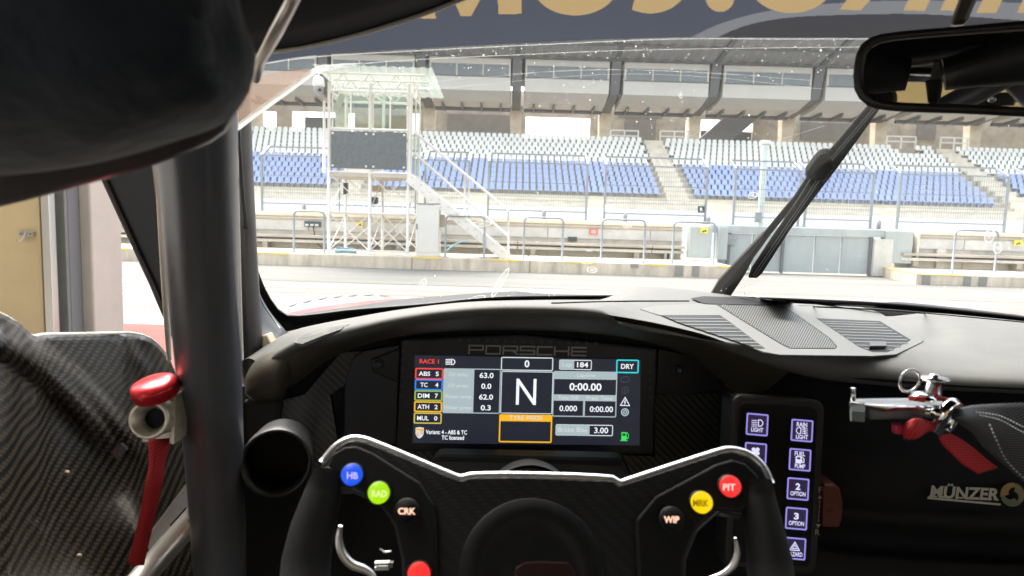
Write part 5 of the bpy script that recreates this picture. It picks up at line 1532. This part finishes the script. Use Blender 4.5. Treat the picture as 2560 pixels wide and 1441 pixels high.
for (cx, cy, rows_, lab) in ((1893, 1062, [(s_beam, -4), ('LIGHT', 13)], 'switch lit with a headlamp symbol over LIGHT'), (2005, 1077, [('RAIN', -15), (s_rain, 0), ('LIGHT', 16)], 'switch reading RAIN LIGHT'), (1889, 1135, [(s_fan, -6), ('FAN', 13)], 'switch reading FAN half behind the wheel'),
                      (2000, 1150, [('FUEL', -15), (s_pump, 0), ('PUMP', 16)], 'switch reading FUEL PUMP'), (1884, 1207, [('1', -6), ('OPTION', 12)], None), (1995, 1223, [('2', -6), ('OPTION', 12)], 'switch reading 2 OPTION'), (1991, 1297, [('3', -6), ('OPTION', 12)], 'switch reading 3 OPTION'), (1987, 1372, [(s_tri, -5), ('HAZARD', 14)], 'switch with warning triangle over HAZARD')):
    mb = MB(); bd = Board(SPL, mb, (1, 0.085), (-0.05, 1))
    pts = [(cx + x - y * 0.05, cy + y + x * 0.085) for x, y in rrect(27.5, 27.5, 4)]
    mb.prism([SPL.hit(x, y, 0.0046) for x, y in pts], -SPL.n * 0.005, 'switch_rim', 'black_plastic')
    bd.rect(cx - 23.6, cy - 23.6, cx + 23.6, cy + 23.6, 'switch_face', 0.0050, 2)
    for it, dy in rows_:
        if callable(it): it(bd, cx, cy + dy, False) if it is s_beam else it(bd, cx, cy + dy)
        elif len(it) == 1: bd.text(it, cx, cy + dy, 12, 17, 'switch_legend', 0.0056, bold=0.04)
        else: bd.text(it, cx, cy + dy, {3: 19, 4: 26, 5: 30, 6: 38}[len(it)], 11, 'switch_legend', 0.0056, bold=0.02)
    o = mb.build('push_switch', sp)
    if lab: tag(o, lab)
mb = MB(); bd = Board(SPL, mb, (1, 0.06), (-0.03, 1))
bd.text('F', 2051, 1225, 9, 14, 'grey_print', 0.0024); bd.text('R', 2044, 1331, 11, 14, 'grey_print', 0.0024)
bd.poly(2050, 1243, [(-5, 4), (5, 4), (0, -5)], 'grey_print', 0.0024); bd.poly(2046, 1315, [(-6, -4), (6, -4), (0, 5)], 'grey_print', 0.0024)
for k in range(5): bd.line([(2049.5 - k * 0.7, 1252 + k * 11.5), (2049.2 - k * 0.7, 1259 + k * 11.5)], 2, 'grey_print', 0.0024)
mb.build('lettering', sp)

# ---- cooling air nozzle
ax = (at(690, 1165, 0.575) - at(720, 1100, 0.68)).normalized()
o = at(690, 1160, 0.575)
MB().lathe(o, -ax, [(0.026, 0.045), (0.0272, 0.0), (0.0295, 0.0), (0.0305, 0.003), (0.0305, 0.02), (0.0285, 0.028), (0.0285, 0.06)], 'hose_black', n=40).build('air_nozzle', car)
MB().disc(o - ax * 0.042, ax, 0.0265, 'vent_black').build('nozzle_inside', car)

# ---- steering wheel
SWP = Plane(at(838, 1120, 0.430), at(1830, 1124, 0.437), at(1330, 1441, 0.388))
topl = [(785, 1198), (806, 1158), (838, 1120), (862, 1104), (885, 1098), (920, 1104), (1140, 1195), (1155, 1198), (1175, 1192), (1300, 1190), (1530, 1199), (1548, 1211), (1562, 1207), (1800, 1130), (1828, 1126), (1872, 1138), (1906, 1168), (1926, 1210)]
plate = topl + [(1930, 1240), (1860, 1290), (1800, 1280), (1745, 1330), (1716, 1400), (1712, 1540), (1008, 1540), (1004, 1400), (985, 1315), (945, 1255), (880, 1225), (800, 1228)]
mb = MB().prism([SWP.hit(x, y, 0) for x, y in plate], -SWP.n * 0.012, 'carbon_wheel')
ex = (SWP.hit(1600, 1200) - SWP.hit(1200, 1200)).normalized(); ey = SWP.n.cross(ex)
for i, v in enumerate(mb.v): mb.uv[i] = (v.dot(ex), v.dot(ey))
wheel = mb.build('steering_wheel', car, bevel=0.0016)
MB().tube([SWP.hit(x, y + 1, -0.004) for x, y in crom(topl[1:], 90)], 0.0031, 'satin_alu', n=10, flat=1.0).build('edge_rail', wheel)
for pts, r_ in (([(822, 1180), (806, 1240), (782, 1320), (766, 1400), (757, 1540)], [0.0095, 0.0118, 0.0135, 0.0145, 0.0148]), ([(1893, 1205), (1898, 1250), (1910, 1320), (1924, 1400), (1936, 1540)], [0.0095, 0.0105, 0.0120, 0.0135, 0.0140])):
    MB().tube([SWP.hit(x, y, -0.002) for x, y in pts], r_, 'grip_rubber', n=20).build('grip', wheel)
for pts in ([(783, 1206), (772, 1250), (756, 1310)], [(1914, 1240), (1932, 1282), (1950, 1340), (1966, 1410)]):
    MB().tube([SWP.hit(x, y, 0.001) for x, y in crom(pts, 12)], [0.0022 - 0.0012 * k / 11 for k in range(12)], 'satin_alu', n=8).build('grip_highlight', wheel)  # bright tubes stand for the highlights along the lit grip rims
# raised button carriers
for pts in ([(830, 1135), (862, 1116), (890, 1114), (930, 1130), (1050, 1205), (1085, 1260), (1092, 1330), (1094, 1540), (1014, 1540), (1008, 1400), (985, 1312), (940, 1250), (845, 1195), (815, 1170)],
            [(1590, 1300), (1640, 1240), (1790, 1160), (1830, 1148), (1865, 1158), (1896, 1190), (1915, 1225), (1850, 1278), (1790, 1275), (1740, 1325), (1710, 1395), (1704, 1540), (1600, 1540)]):
    MB().prism([SWP.hit(x, y, 0.0035) for x, y in pts], -SWP.n * 0.006, 'wheel_black').build('button_carrier', wheel, bevel=0.0015)
for (cx, cy, m, s, lm, lab, w) in ((881, 1189, 'lit_blue', 'HB', 'lit_legend_blue', 'glowing blue round button reading HB', 28), (948, 1234, 'lit_green', 'RAD', 'lit_legend_green', 'glowing green round button reading RAD', 38), (1017, 1278, 'vent_black', 'CRK', 'lit_legend', 'black round button with glowing letters CRK', 44),
                              (1048, 1436, 'lit_red', '', 'lit_legend', 'glowing red round button cut off below', 10), (1823, 1218, 'lit_red', 'PIT', 'lit_legend_red', 'glowing red round button reading PIT', 31), (1752, 1258, 'lit_yellow', 'MRK', 'legend_dark', 'glowing yellow round button reading MRK', 39), (1679, 1299, 'vent_black', 'WIP', 'lit_legend', 'black round button with glowing letters WIP', 38)):
    o = SWP.hit(cx, cy, 0.0035)
    r_ = 0.0066
    mb = MB().lathe(o, SWP.n, [(r_ * 1.2, 0), (r_ * 1.2, 0.001), (r_ * 1.04, 0.0015)], 'wheel_black', n=32)
    mb.lathe(o, SWP.n, [(r_, 0), (r_, 0.0034), (r_ * 0.94, 0.004), (0, 0.004)], m, n=32)
    if s: Board(SWP, mb, (1, 0.012), (0, 1)).text(s, cx, cy + 0.5, w, 17, lm, 0.0035 + 0.0046, bold=0.03)
    tag(mb.build('round_button', wheel), lab)
o = SWP.hit(1330, 1432, 0.0)
hub = MB().lathe(o, SWP.n, [(0.044, 0), (0.043, 0.0008), (0.036, 0.0012), (0.031, 0.001), (0.030, 0.0003), (0.020, 0.0008), (0, 0.001)], 'wheel_black', n=48).build('hub', wheel)
MB().prism([SWP.hit(x, y, 0.0018) for x, y in ((1288, 1418), (1310, 1404), (1350, 1401), (1420, 1404), (1440, 1430), (1440, 1500), (1280, 1500))], -SWP.n * 0.006, 'reflection_red').build('hub_reflection', hub, bevel=0.0015)  # reddish plate stands for a faint reflection in the hub
for px, py in ((818, 1178),): MB().lathe(SWP.hit(px, py, 0.0035), SWP.n, [(0.0028, 0), (0.0022, 0.0012), (0.0012, 0.0004), (0, 0.0004)], 'steel_dark', n=14).build('screw_head', wheel)
# shift paddles seen through the grip openings
MB().tube([at(x, y, 0.47) for x, y in crom([(851, 1315), (847, 1350), (856, 1385), (880, 1412), (912, 1424), (932, 1440), (940, 1470)], 20)], [0.0016 + 0.0018 * math.sin(math.pi * k / 19) for k in range(20)], 'satin_alu', n=10).build('shift_paddle', wheel)
MB().tube([at(x, y, 0.47) for x, y in crom([(1838, 1345), (1843, 1385), (1832, 1415), (1806, 1436), (1770, 1446)], 20)], [0.0010 + 0.0016 * math.sin(math.pi * k / 19) for k in range(20)], 'satin_alu', n=10).build('shift_paddle', wheel)
mb = MB()
for y in (1408, 1420): mb.obox(at(955, y, 0.50), (0.0055, 0, 0.0004), (0, 0.002, 0), (0, 0, 0.0011), 'satin_alu')
mb.obox(at(977, 1411, 0.50), (0.002, 0, 0), (0, 0.002, 0), (0, 0, 0.0019), 'steel')
mb.tube(curve3([(950, 1372, 0.5), (962, 1380, 0.5), (978, 1378, 0.5)], 8), 0.0007, 'satin_alu', n=6)
mb.build('paddle_bolt', wheel)
# steering column collar and lower cowl behind the wheel
o = at(1322, 1262, 0.60)
MB().lathe(o, (0, -1, 0.25), [(0.041, 0.05), (0.041, 0.0), (0.037, -0.002), (0.030, 0.004), (0.030, 0.05)], 'hose_black', n=48).build('column_collar', car)
mb = MB()
aa = [R(62 + 56 * k / 16) for k in range(17)]
mb.grid([[o + Vector((r_ * math.cos(a), -0.004, r_ * math.sin(a))) for a in aa] for r_ in (0.0325, 0.0365)], 'tan_sticker')
mb.build('collar_label', car, solid=0.0006)
MB().prism([at(1090, 1140, 0.70), at(1560, 1150, 0.70), at(1600, 1230, 0.69), at(1040, 1230, 0.69)], (0, 0.03, 0), 'black_plastic').build('column_shroud', car, bevel=0.006)

# ---- wiper outside the glass
wip = MB().prism([ws(x, y, -0.026) for x, y in ((1776, 746), (1797, 705), (1886, 611), (1910, 586), (1987, 494), (2018, 446), (2034, 452), (2005, 494), (1926, 590), (1907, 617), (1886, 645), (1862, 690), (1827, 742))], WS.n * -0.005, 'cowl_black').build('wiper', car, bevel=0.002)
MB().prism([ws(x, y, -0.022) for x, y in ((1772, 746), (1797, 703), (1886, 609), (1910, 584), (1908, 596), (1880, 634), (1810, 716), (1800, 746))], WS.n * -0.004, 'shell_edge').build('wiper_lit_side', wip)  # lighter strip gives the arm's left side its lit look by colour
MB().prism([ws(x, y, -0.012) for x, y in ((1871, 696), (1878, 676), (1942, 580), (2001, 494), (2060, 398), (2176, 262), (2210, 262), (2096, 420), (2048, 482), (1977, 575), (1907, 684), (1893, 697))], WS.n * -0.005, 'black_rubber').build('wiper_blade', wip, bevel=0.002)
mb = MB()
for da in (8, 15): mb.tube([ws(x, y, -0.010) for x, y in ((1874 + da, 690), (1946 + da, 582), (2006 + da, 494), (2066 + da, 400), (2180 + da, 266))], 0.0005, 'galvanised', n=5)
mb.build('blade_groove', wip)
MB().prism([ws(x, y, -0.008) for x, y in ((2016, 450), (2016, 437), (2036, 409), (2052, 392), (2076, 389), (2088, 420), (2066, 452), (2042, 456))], WS.n * -0.012, 'black_rubber').build('wiper_joint', wip, bevel=0.003)

# ---- nose of the car beyond the glass
def band(lo, hi, m, name, Y0, Y1, par=car, n=50, sol=-0.01):
    return MB().grid([[at(p[0], p[1], Y0) for p in crom(lo, n)], [at(p[0], p[1], Y1) for p in crom(hi, n)]], m).build(name, par, solid=sol)
band([(690, 822), (800, 800), (1000, 772), (1216, 758), (1500, 756), (1754, 760), (1954, 770), (2250, 782), (2560, 815), (2800, 850)],
     [(690, 802), (719, 791), (891, 765), (1007, 748), (1216, 732), (1300, 728), (1318, 728), (1340, 734), (1500, 737), (1754, 738), (1954, 749), (2200, 757), (2250, 755), (2560, 789), (2800, 825)], 'cowl_black', 'cowl', 1.27, 1.40)
crest = [(690, 774, 1.75), (708, 767, 1.8), (779, 748, 1.9), (857, 737.5, 2.0), (935, 736, 2.05), (1004, 745, 2.1), (1060, 752, 2.1)]
near = [(690, 804, 1.5), (719, 794, 1.5), (800, 781, 1.5), (891, 768, 1.5), (950, 758, 1.5), (1007, 750, 1.5), (1060, 756, 1.5)]
cr, nr = curve3(crest, 40), curve3(near, 40)
fr = [[a.lerp(b, q) + Vector((0, 0, 0.0)) for a, b in zip(nr, cr)] for q in (0, 0.30, 0.36, 0.55, 0.60, 0.8, 0.84, 1.0)]
mb = MB()
for (i, m) in ((0, 'fender_red'), (1, 'fender_grey'), (2, 'fender_white'), (3, 'fender_red'), (4, 'fender_white'), (5, 'fender_grey'), (6, 'fender_white')): mb.grid([fr[i], fr[i + 1]], m)
for k in range(9):
    j = 3 + 4 * k
    mb.face([fr[5][j].lerp(fr[6][j], 0.1) + Vector((0, 0, 0.002)), fr[5][min(j + 2, 39)].lerp(fr[6][min(j + 2, 39)], 0.1) + Vector((0, 0, 0.002)), fr[7][min(j + 3, 39)] + Vector((0, 0, 0.002)), fr[7][min(j + 1, 39)] + Vector((0, 0, 0.002))], 'fender_grey')
drop = [p + Vector((0, 0.25, -0.08)) for p in cr]
mb.grid([cr, drop, [p + Vector((0, 0.2, -0.4)) for p in drop]], 'fender_white')
mb.build('fender', car)
MB().grid([[at(1020 + 40 * k, 765 + 0.02 * 40 * k, 1.42) for k in range(36)], [at(1020 + 40 * k, 800 + 0.03 * 40 * k, 2.4) for k in range(36)]], 'fender_white').build('bonnet', car, solid=-0.01)
# ---- rear view mirror with what it shows
MC = at(2350, 175, 0.50)
dv = ray(2350, 175).normalized()
rv = Vector((-0.16, -0.985, 0.075)).normalized()
mn = (rv - dv).normalized()
class MPL:
    n = mn
    def hit(self, px, py, off=0.0):
        d = ray(px, py)
        return EYE + d * ((MC + mn * off - EYE).dot(mn) / d.dot(mn))
mp = MPL()
fo = crom([(2133, 190), (2138, 145), (2152, 112), (2180, 92), (2240, 80), (2400, 66), (2560, 52), (2700, 42), (2860, 34)], 30) + crom([(2860, 318), (2700, 302), (2560, 293), (2400, 285), (2240, 279), (2180, 270), (2150, 250), (2136, 225)], 30)
fi = crom([(2158, 188), (2162, 152), (2174, 124), (2200, 107), (2250, 98), (2400, 85), (2560, 74), (2700, 66), (2840, 58)], 30) + crom([(2840, 290), (2700, 277), (2560, 268), (2400, 261), (2250, 256), (2196, 248), (2170, 234), (2160, 214)], 30)
mb = MB()
rows = [[mp.hit(p[0], p[1], 0.0) for p in fi], [mp.hit(p[0], p[1], 0.004) for p in fi], [mp.hit(p[0], p[1], 0.003) for p in fo], [mp.hit(p[0], p[1], -0.008) for p in fo]]
rows.append([mp.hit(p[0] + (2500 - p[0]) * 0.06, p[1] + (180 - p[1]) * 0.2, -0.035) for p in fo])
mb.grid(rows, 'mirror_frame', closed=True)
mb.face([p for p in rows[-1]], 'mirror_frame')
mir = mb.build('rear_view_mirror', car)
MB().face([mp.hit(p[0], p[1], 0.001) for p in fi][::-1], 'mirror_silver').build('mirror_glass', mir)
MB().prism([mp.hit(*p, -0.02) for p in ((2378, 62), (2418, 60), (2470, -60), (2425, -60))], -mn * 0.012, 'shell_edge').build('mirror_stalk', mir, bevel=0.003)
def mir_at(px, py, t):
    """the real point that shows in the mirror at this picture place, t metres past the glass"""
    d = ray(px, py).normalized()
    q = mp.hit(px, py)
    return q + (d - mn * 2 * d.dot(mn)) * t
def mtube(pts, r, m, name, n=18): return MB().tube([mir_at(*p) for p in pts], r, m, n=n).build(name, car)
mtube([(2120, 170, 0.80), (2200, 185, 0.80), (2270, 188, 0.80)], [0.036, 0.034, 0.026], 'black_matte', 'cage_padding')
mtube([(2150, 186, 0.81), (2400, 190, 0.83)], 0.0125, 'steel', 'rear_cage_tube')
mtube([(2358, 188, 0.80), (2440, 170, 0.80), (2560, 140, 0.80), (2700, 110, 0.80)], [0.026, 0.032, 0.046, 0.06], 'black_plastic', 'cage_padding')
mtube([(2700, 90, 0.95), (2560, 165, 0.95), (2380, 262, 0.95), (2300, 310, 0.95)], 0.022, 'cage_paint', 'rear_cage_tube')
mtube([(2530, 190, 0.97), (2580, 240, 0.97), (2640, 310, 0.97)], 0.022, 'cage_paint', 'rear_cage_tube')
mtube([(2120, 168, 1.0), (2300, 150, 1.0), (2480, 125, 1.0)], 0.012, 'cage_paint', 'rear_roof_rail')
MB().prism([mir_at(*p, 0.76) for p in ((2310, 200), (2350, 196), (2352, 215), (2346, 250), (2336, 262), (2318, 262), (2314, 225))], (0, -0.02, 0), 'black_matte').build('belt_clamp', car, bevel=0.004)
MB().prism([mir_at(*p, 0.76) for p in ((2334, 148), (2350, 150), (2352, 200), (2322, 204))], (0, -0.02, 0), 'black_plastic').build('belt_clamp', car, bevel=0.004)
MB().prism([mir_at(*p, 1.05) for p in ((2100, 20), (2900, -20), (2900, 60), (2560, 120), (2330, 150), (2200, 165), (2100, 170))], (0, -0.05, 0.02), 'headliner').build('rear_lining', car)
MB().prism([mir_at(*p, 0.9) for p in ((2080, 170), (2170, 185), (2215, 215), (2232, 232), (2228, 258), (2240, 300), (2080, 300))], (0, -0.05, 0), 'black_matte').build('rear_side_lining', car, bevel=0.008)
wc = mir_at(2482, 250, 1.5)
wcam = thing('webcam', tuple(wc), 'small black webcam on the rear frame reflected in the mirror', 'webcam')
MB().obox(wc, (0.045, 0, 0), (0, 0.015, 0), (0, 0, 0.016), 'black_device').build('camera_body', wcam, bevel=0.005)
MB().lathe(wc + Vector((0, 0.016, 0)), (0, 1, 0), [(0.009, 0), (0.009, 0.003), (0.005, 0.003), (0, 0.002)], 'steel', n=16).build('lens', wcam)
MB().obox(wc - Vector((0, 0, 0.028)), (0.018, 0, 0), (0, 0.012, 0), (0, 0, 0.013), 'black_device').build('clip', wcam, bevel=0.003)
MB().tube([wc + Vector((0.03, -0.01, -0.01)), wc + Vector((0.07, -0.02, 0.005)), wc + Vector((0.11, -0.02, -0.01)), wc + Vector((0.13, 0, -0.06))], 0.003, 'black_rubber', n=8).build('cable', wcam)

# ================================================================== LOOSE AND HANGING THINGS IN THE COCKPIT
# red capped release fitting on the cage tube, with its ribbon
Y = 0.50
k = Y / FPX
fit = thing('release_fitting', tuple(at(400, 1110, Y)), 'pale metal release fitting with bright red cap clamped to the cage tube', 'fitting')
c = at(387, 972, Y)
axc = Vector((-0.12, -0.30, 0.95)).normalized()
MB().lathe(c - axc * 0.006, axc, [(0, 0), (0.0158, 0), (0.0165, 0.002), (0.0165, 0.008), (0.0158, 0.0105), (0.009, 0.0125), (0, 0.013)], 'red_anodised', n=40).build('red_cap', fit)
o = at(371, 1050, Y - 0.012)
ax = (at(440, 1035, Y + 0.035) - o).normalized()
MB().lathe(o, ax, [(0.0070, 0.030), (0.0078, 0.010), (0.0118, 0.0), (0.0142, 0.0), (0.0146, 0.002), (0.0132, 0.006), (0.0128, 0.03), (0.0128, 0.05)], 'ivory_alu', n=40).build('nozzle', fit)
MB().disc(o + ax * 0.012, -ax, 0.0085, 'vent_black').build('nozzle_bore', fit)
MB().obox(at(405, 1035, Y + 0.022), (0.0135, 0, 0), (0, 0.006, 0), (0.001, 0, 0.023), 'warm_silver').build('clamp_body', fit, bevel=0.002)
MB().obox(at(449, 1040, Y + 0.012), (0.0012, 0, 0), (0, 0.010, 0), (0.001, 0, 0.019), 'ivory_alu').build('clamp_plate', fit)
MB().tube([at(380, 1000, Y - 0.004), at(395, 994, Y - 0.004), at(420, 995, Y)], 0.0016, 'steel', n=8).build('clip_wire', fit)
mb = MB()
L_ = crom([(371, 1096, Y + 0.004), (372, 1130, Y), (373, 1160, Y - 0.003), (367, 1200, Y - 0.006), (358, 1245, Y - 0.006), (340, 1330, Y - 0.002), (320, 1408, Y + 0.004)], 30)
R_ = crom([(424, 1096, Y + 0.010), (420, 1130, Y + 0.006), (412, 1160, Y + 0.002), (407, 1200, Y - 0.002), (397, 1245, Y - 0.001), (378, 1330, Y + 0.003), (360, 1411, Y + 0.008)], 30)
mb.grid([[at(*p) for p in L_], [at(*((p + q) / 2)) + Vector((0, -0.0015, 0)) for p, q in zip(L_, R_)], [at(*p) for p in R_]], 'red_web', uvscale=1.0)
tag(mb.build('pull_ribbon', solid=0.0012), 'red woven pull ribbon hanging below the red capped fitting', 'ribbon')

# safety net latch
Y = 0.46
nl = thing('net_latch', tuple(at(2260, 1050, Y)), 'polished metal quick release latch with ring pin before the dashboard', 'latch')
def at2(x, y, dy=0.0): return at(2100 + x / 5.54, 900 + y / 5.54, Y + dy)
MB().prism([at2(130, 575, -0.012), at2(380, 615, -0.016), at2(640, 655, -0.018), at2(800, 635, -0.016), at2(1430, 630, -0.012), at2(1440, 575, 0.008), at2(950, 525, 0.022), at2(200, 540, 0.018)], (0, 0.001, -0.004), 'steel').build('latch_plate', nl, bevel=0.001)
MB().prism([at2(390, 650, -0.014), at2(800, 660, -0.014), at2(1420, 650, -0.012), at2(1400, 830, -0.012), at2(420, 840, -0.014)], (0, 0.02, 0), 'steel_dark').build('latch_body', nl, bevel=0.002)
MB().tube([at2(180, 390), at2(182, 560)], 0.0016, 'steel', n=10).build('lever_pin', nl)
MB().lathe(at2(150, 715, -0.010), (1, -0.4, 0.05), [(0, 0), (0.0072, 0), (0.0072, 0.008), (0, 0.008)], 'galvanised', n=6, smooth=False).build('hex_bolt', nl)
cc = at2(965, 290, -0.006); a1, a2 = Vector((1, 0.25, 0)).normalized(), Vector((0, -0.15, 1)).normalized()
MB().tube([cc + a1 * (0.0081 * math.cos(6.2832 * q / 40)) + a2 * (0.0081 * math.sin(6.2832 * q / 40)) for q in range(40)], 0.00085, 'steel', n=10, closed=True).build('pull_ring', nl)
b0 = at2(1285, 505, 0.004)
MB().lathe(b0, (0, 0, 1), [(0.0056, 0), (0.0054, 0.0115), (0.0094, 0.0118), (0.0094, 0.0132), (0.0032, 0.0134), (0.0030, 0.0155), (0, 0.0156)], 'steel', n=28).build('lock_pin', nl)
MB().lathe(at2(1155, 520, -0.008), (0, -0.15, 1), [(0.0078, 0), (0.0076, 0.0012), (0.005, 0.0026), (0, 0.0032)], 'chrome', n=28).build('dome_washer', nl)
MB().tube([at2(1120, 715, -0.016), at2(1350, 740, -0.014)], 0.0040, 'chrome', n=16).build('eye_rod', nl)
ec = at2(1480, 800, -0.010)
MB().tube([ec + Vector((0.55, 0.3, 0.2)).normalized() * (0.0085 * math.cos(6.2832 * q / 30)) + Vector((-0.1, -0.35, 0.9)).normalized() * (0.0105 * math.sin(6.2832 * q / 30)) for q in range(30)], 0.0042, 'chrome', n=12, closed=True).build('eye_ring', nl)
# ribbons tied to the latch
mb = MB()
up_ = [at2(950, 500, -0.010), at2(1150, 520, -0.016), at2(1330, 505, -0.008), at2(1500, 530, 0), at2(1720, 625, 0.004)]
lo_ = [at2(950, 560, -0.010), at2(1150, 590, -0.016), at2(1330, 570, -0.008), at2(1480, 580, 0), at2(1640, 672, 0.004)]
mb.grid([up_, lo_], 'red_web_bright', uvscale=1.0)
tag(mb.build('red_ribbon', solid=0.0012), 'flat red ribbon looped under the domed washer of the latch', 'ribbon')
pt = thing('pull_tab', tuple(at2(1000, 1000, -0.02)), 'red webbing pull tab with pink red plastic end under the latch', 'pull tab')
MB().prism([at2(772, 905, -0.02), at2(880, 905, -0.02), at2(950, 960, -0.02), at2(930, 1045, -0.02), at2(775, 1035, -0.02)], (0, 0.006, 0), 'red_plastic').build('tab_end', pt, bevel=0.0012)
U = crom([(870, 910, -.018), (950, 840, -.022), (1060, 805, -.024), (1180, 830, -.02), (1330, 880, -.012), (1450, 980, -.006), (1620, 1060, -.004), (1850, 1220, 0), (2050, 1390, .002), (2195, 1495, .004)], 40)
Lw = crom([(880, 1095, -.018), (960, 1110, -.024), (1080, 1090, -.026), (1200, 1010, -.02), (1330, 985, -.012), (1440, 1180, -.008), (1560, 1300, -.006), (1700, 1440, -.003), (1830, 1530, .0), (1910, 1582, .002)], 40)
rows = [[at2(p[0] * (1 - q) + b[0] * q, p[1] * (1 - q) + b[1] * q, (p[2] * (1 - q) + b[2] * q) - 0.004 * math.sin(math.pi * q) * max(0, 1 - i / 16)) for i, (p, b) in enumerate(zip(U, Lw))] for q in np.linspace(0, 1, 9)]
MB().grid(rows, 'red_web_bright', uvscale=1.0).build('tab_webbing', pt, solid=0.0012)
# black net strap
ns = thing('net_strap', tuple(at(2560, 1200, Y)), 'black woven safety net strap with pale stitching leaving the latch', 'strap')
U = crom([(2378, 1034, Y - 0.012), (2395, 1022, Y - 0.010), (2420, 1015, Y - 0.004), (2460, 1011, Y), (2560, 1007, Y + 0.004), (2760, 1002, Y + 0.01), (3400, 990, Y + 0.02)], 40)
Lw = crom([(2376, 1044, Y - 0.014), (2400, 1062, Y - 0.016), (2430, 1082, Y - 0.014), (2470, 1128, Y - 0.010), (2560, 1204, Y - 0.004), (2760, 1370, Y), (3400, 1500, Y + 0.02)], 40)
rows = [[at(*(p * (1 - q) + b * q)) + Vector((0, 0.006 * math.sin(math.pi * q * 1.0) * -1, 0)) for p, b in zip(U, Lw)] for q in np.linspace(0, 1, 14)]
st_ = MB().grid(rows, 'black_web', uvscale=1.0).build('webbing', ns, solid=0.003)
mb = MB()
def stitches(pts, n, w=0.0005):
    c_ = crom(pts, n * 2)
    for k in range(n):
        a, b = at(*c_[2 * k]), at(*c_[2 * k + 1])
        mb.tube([a, a.lerp(b, 0.85)], w, 'stitch', n=5)
stitches([(2474, 1062, Y - 0.020), (2490, 1098, Y - 0.018), (2515, 1150, Y - 0.012), (2560, 1196, Y - 0.009), (2640, 1262, Y - 0.008)], 26)
stitches([(2440, 1030, Y - 0.011), (2500, 1040, Y - 0.009), (2560, 1068, Y - 0.010), (2620, 1090, Y - .008)], 24)
stitches([(2450, 1038, Y - 0.013), (2500, 1050, Y - 0.012), (2560, 1082, Y - 0.012), (2620, 1104, Y - .008)], 24)
mb.build('stitching', ns)
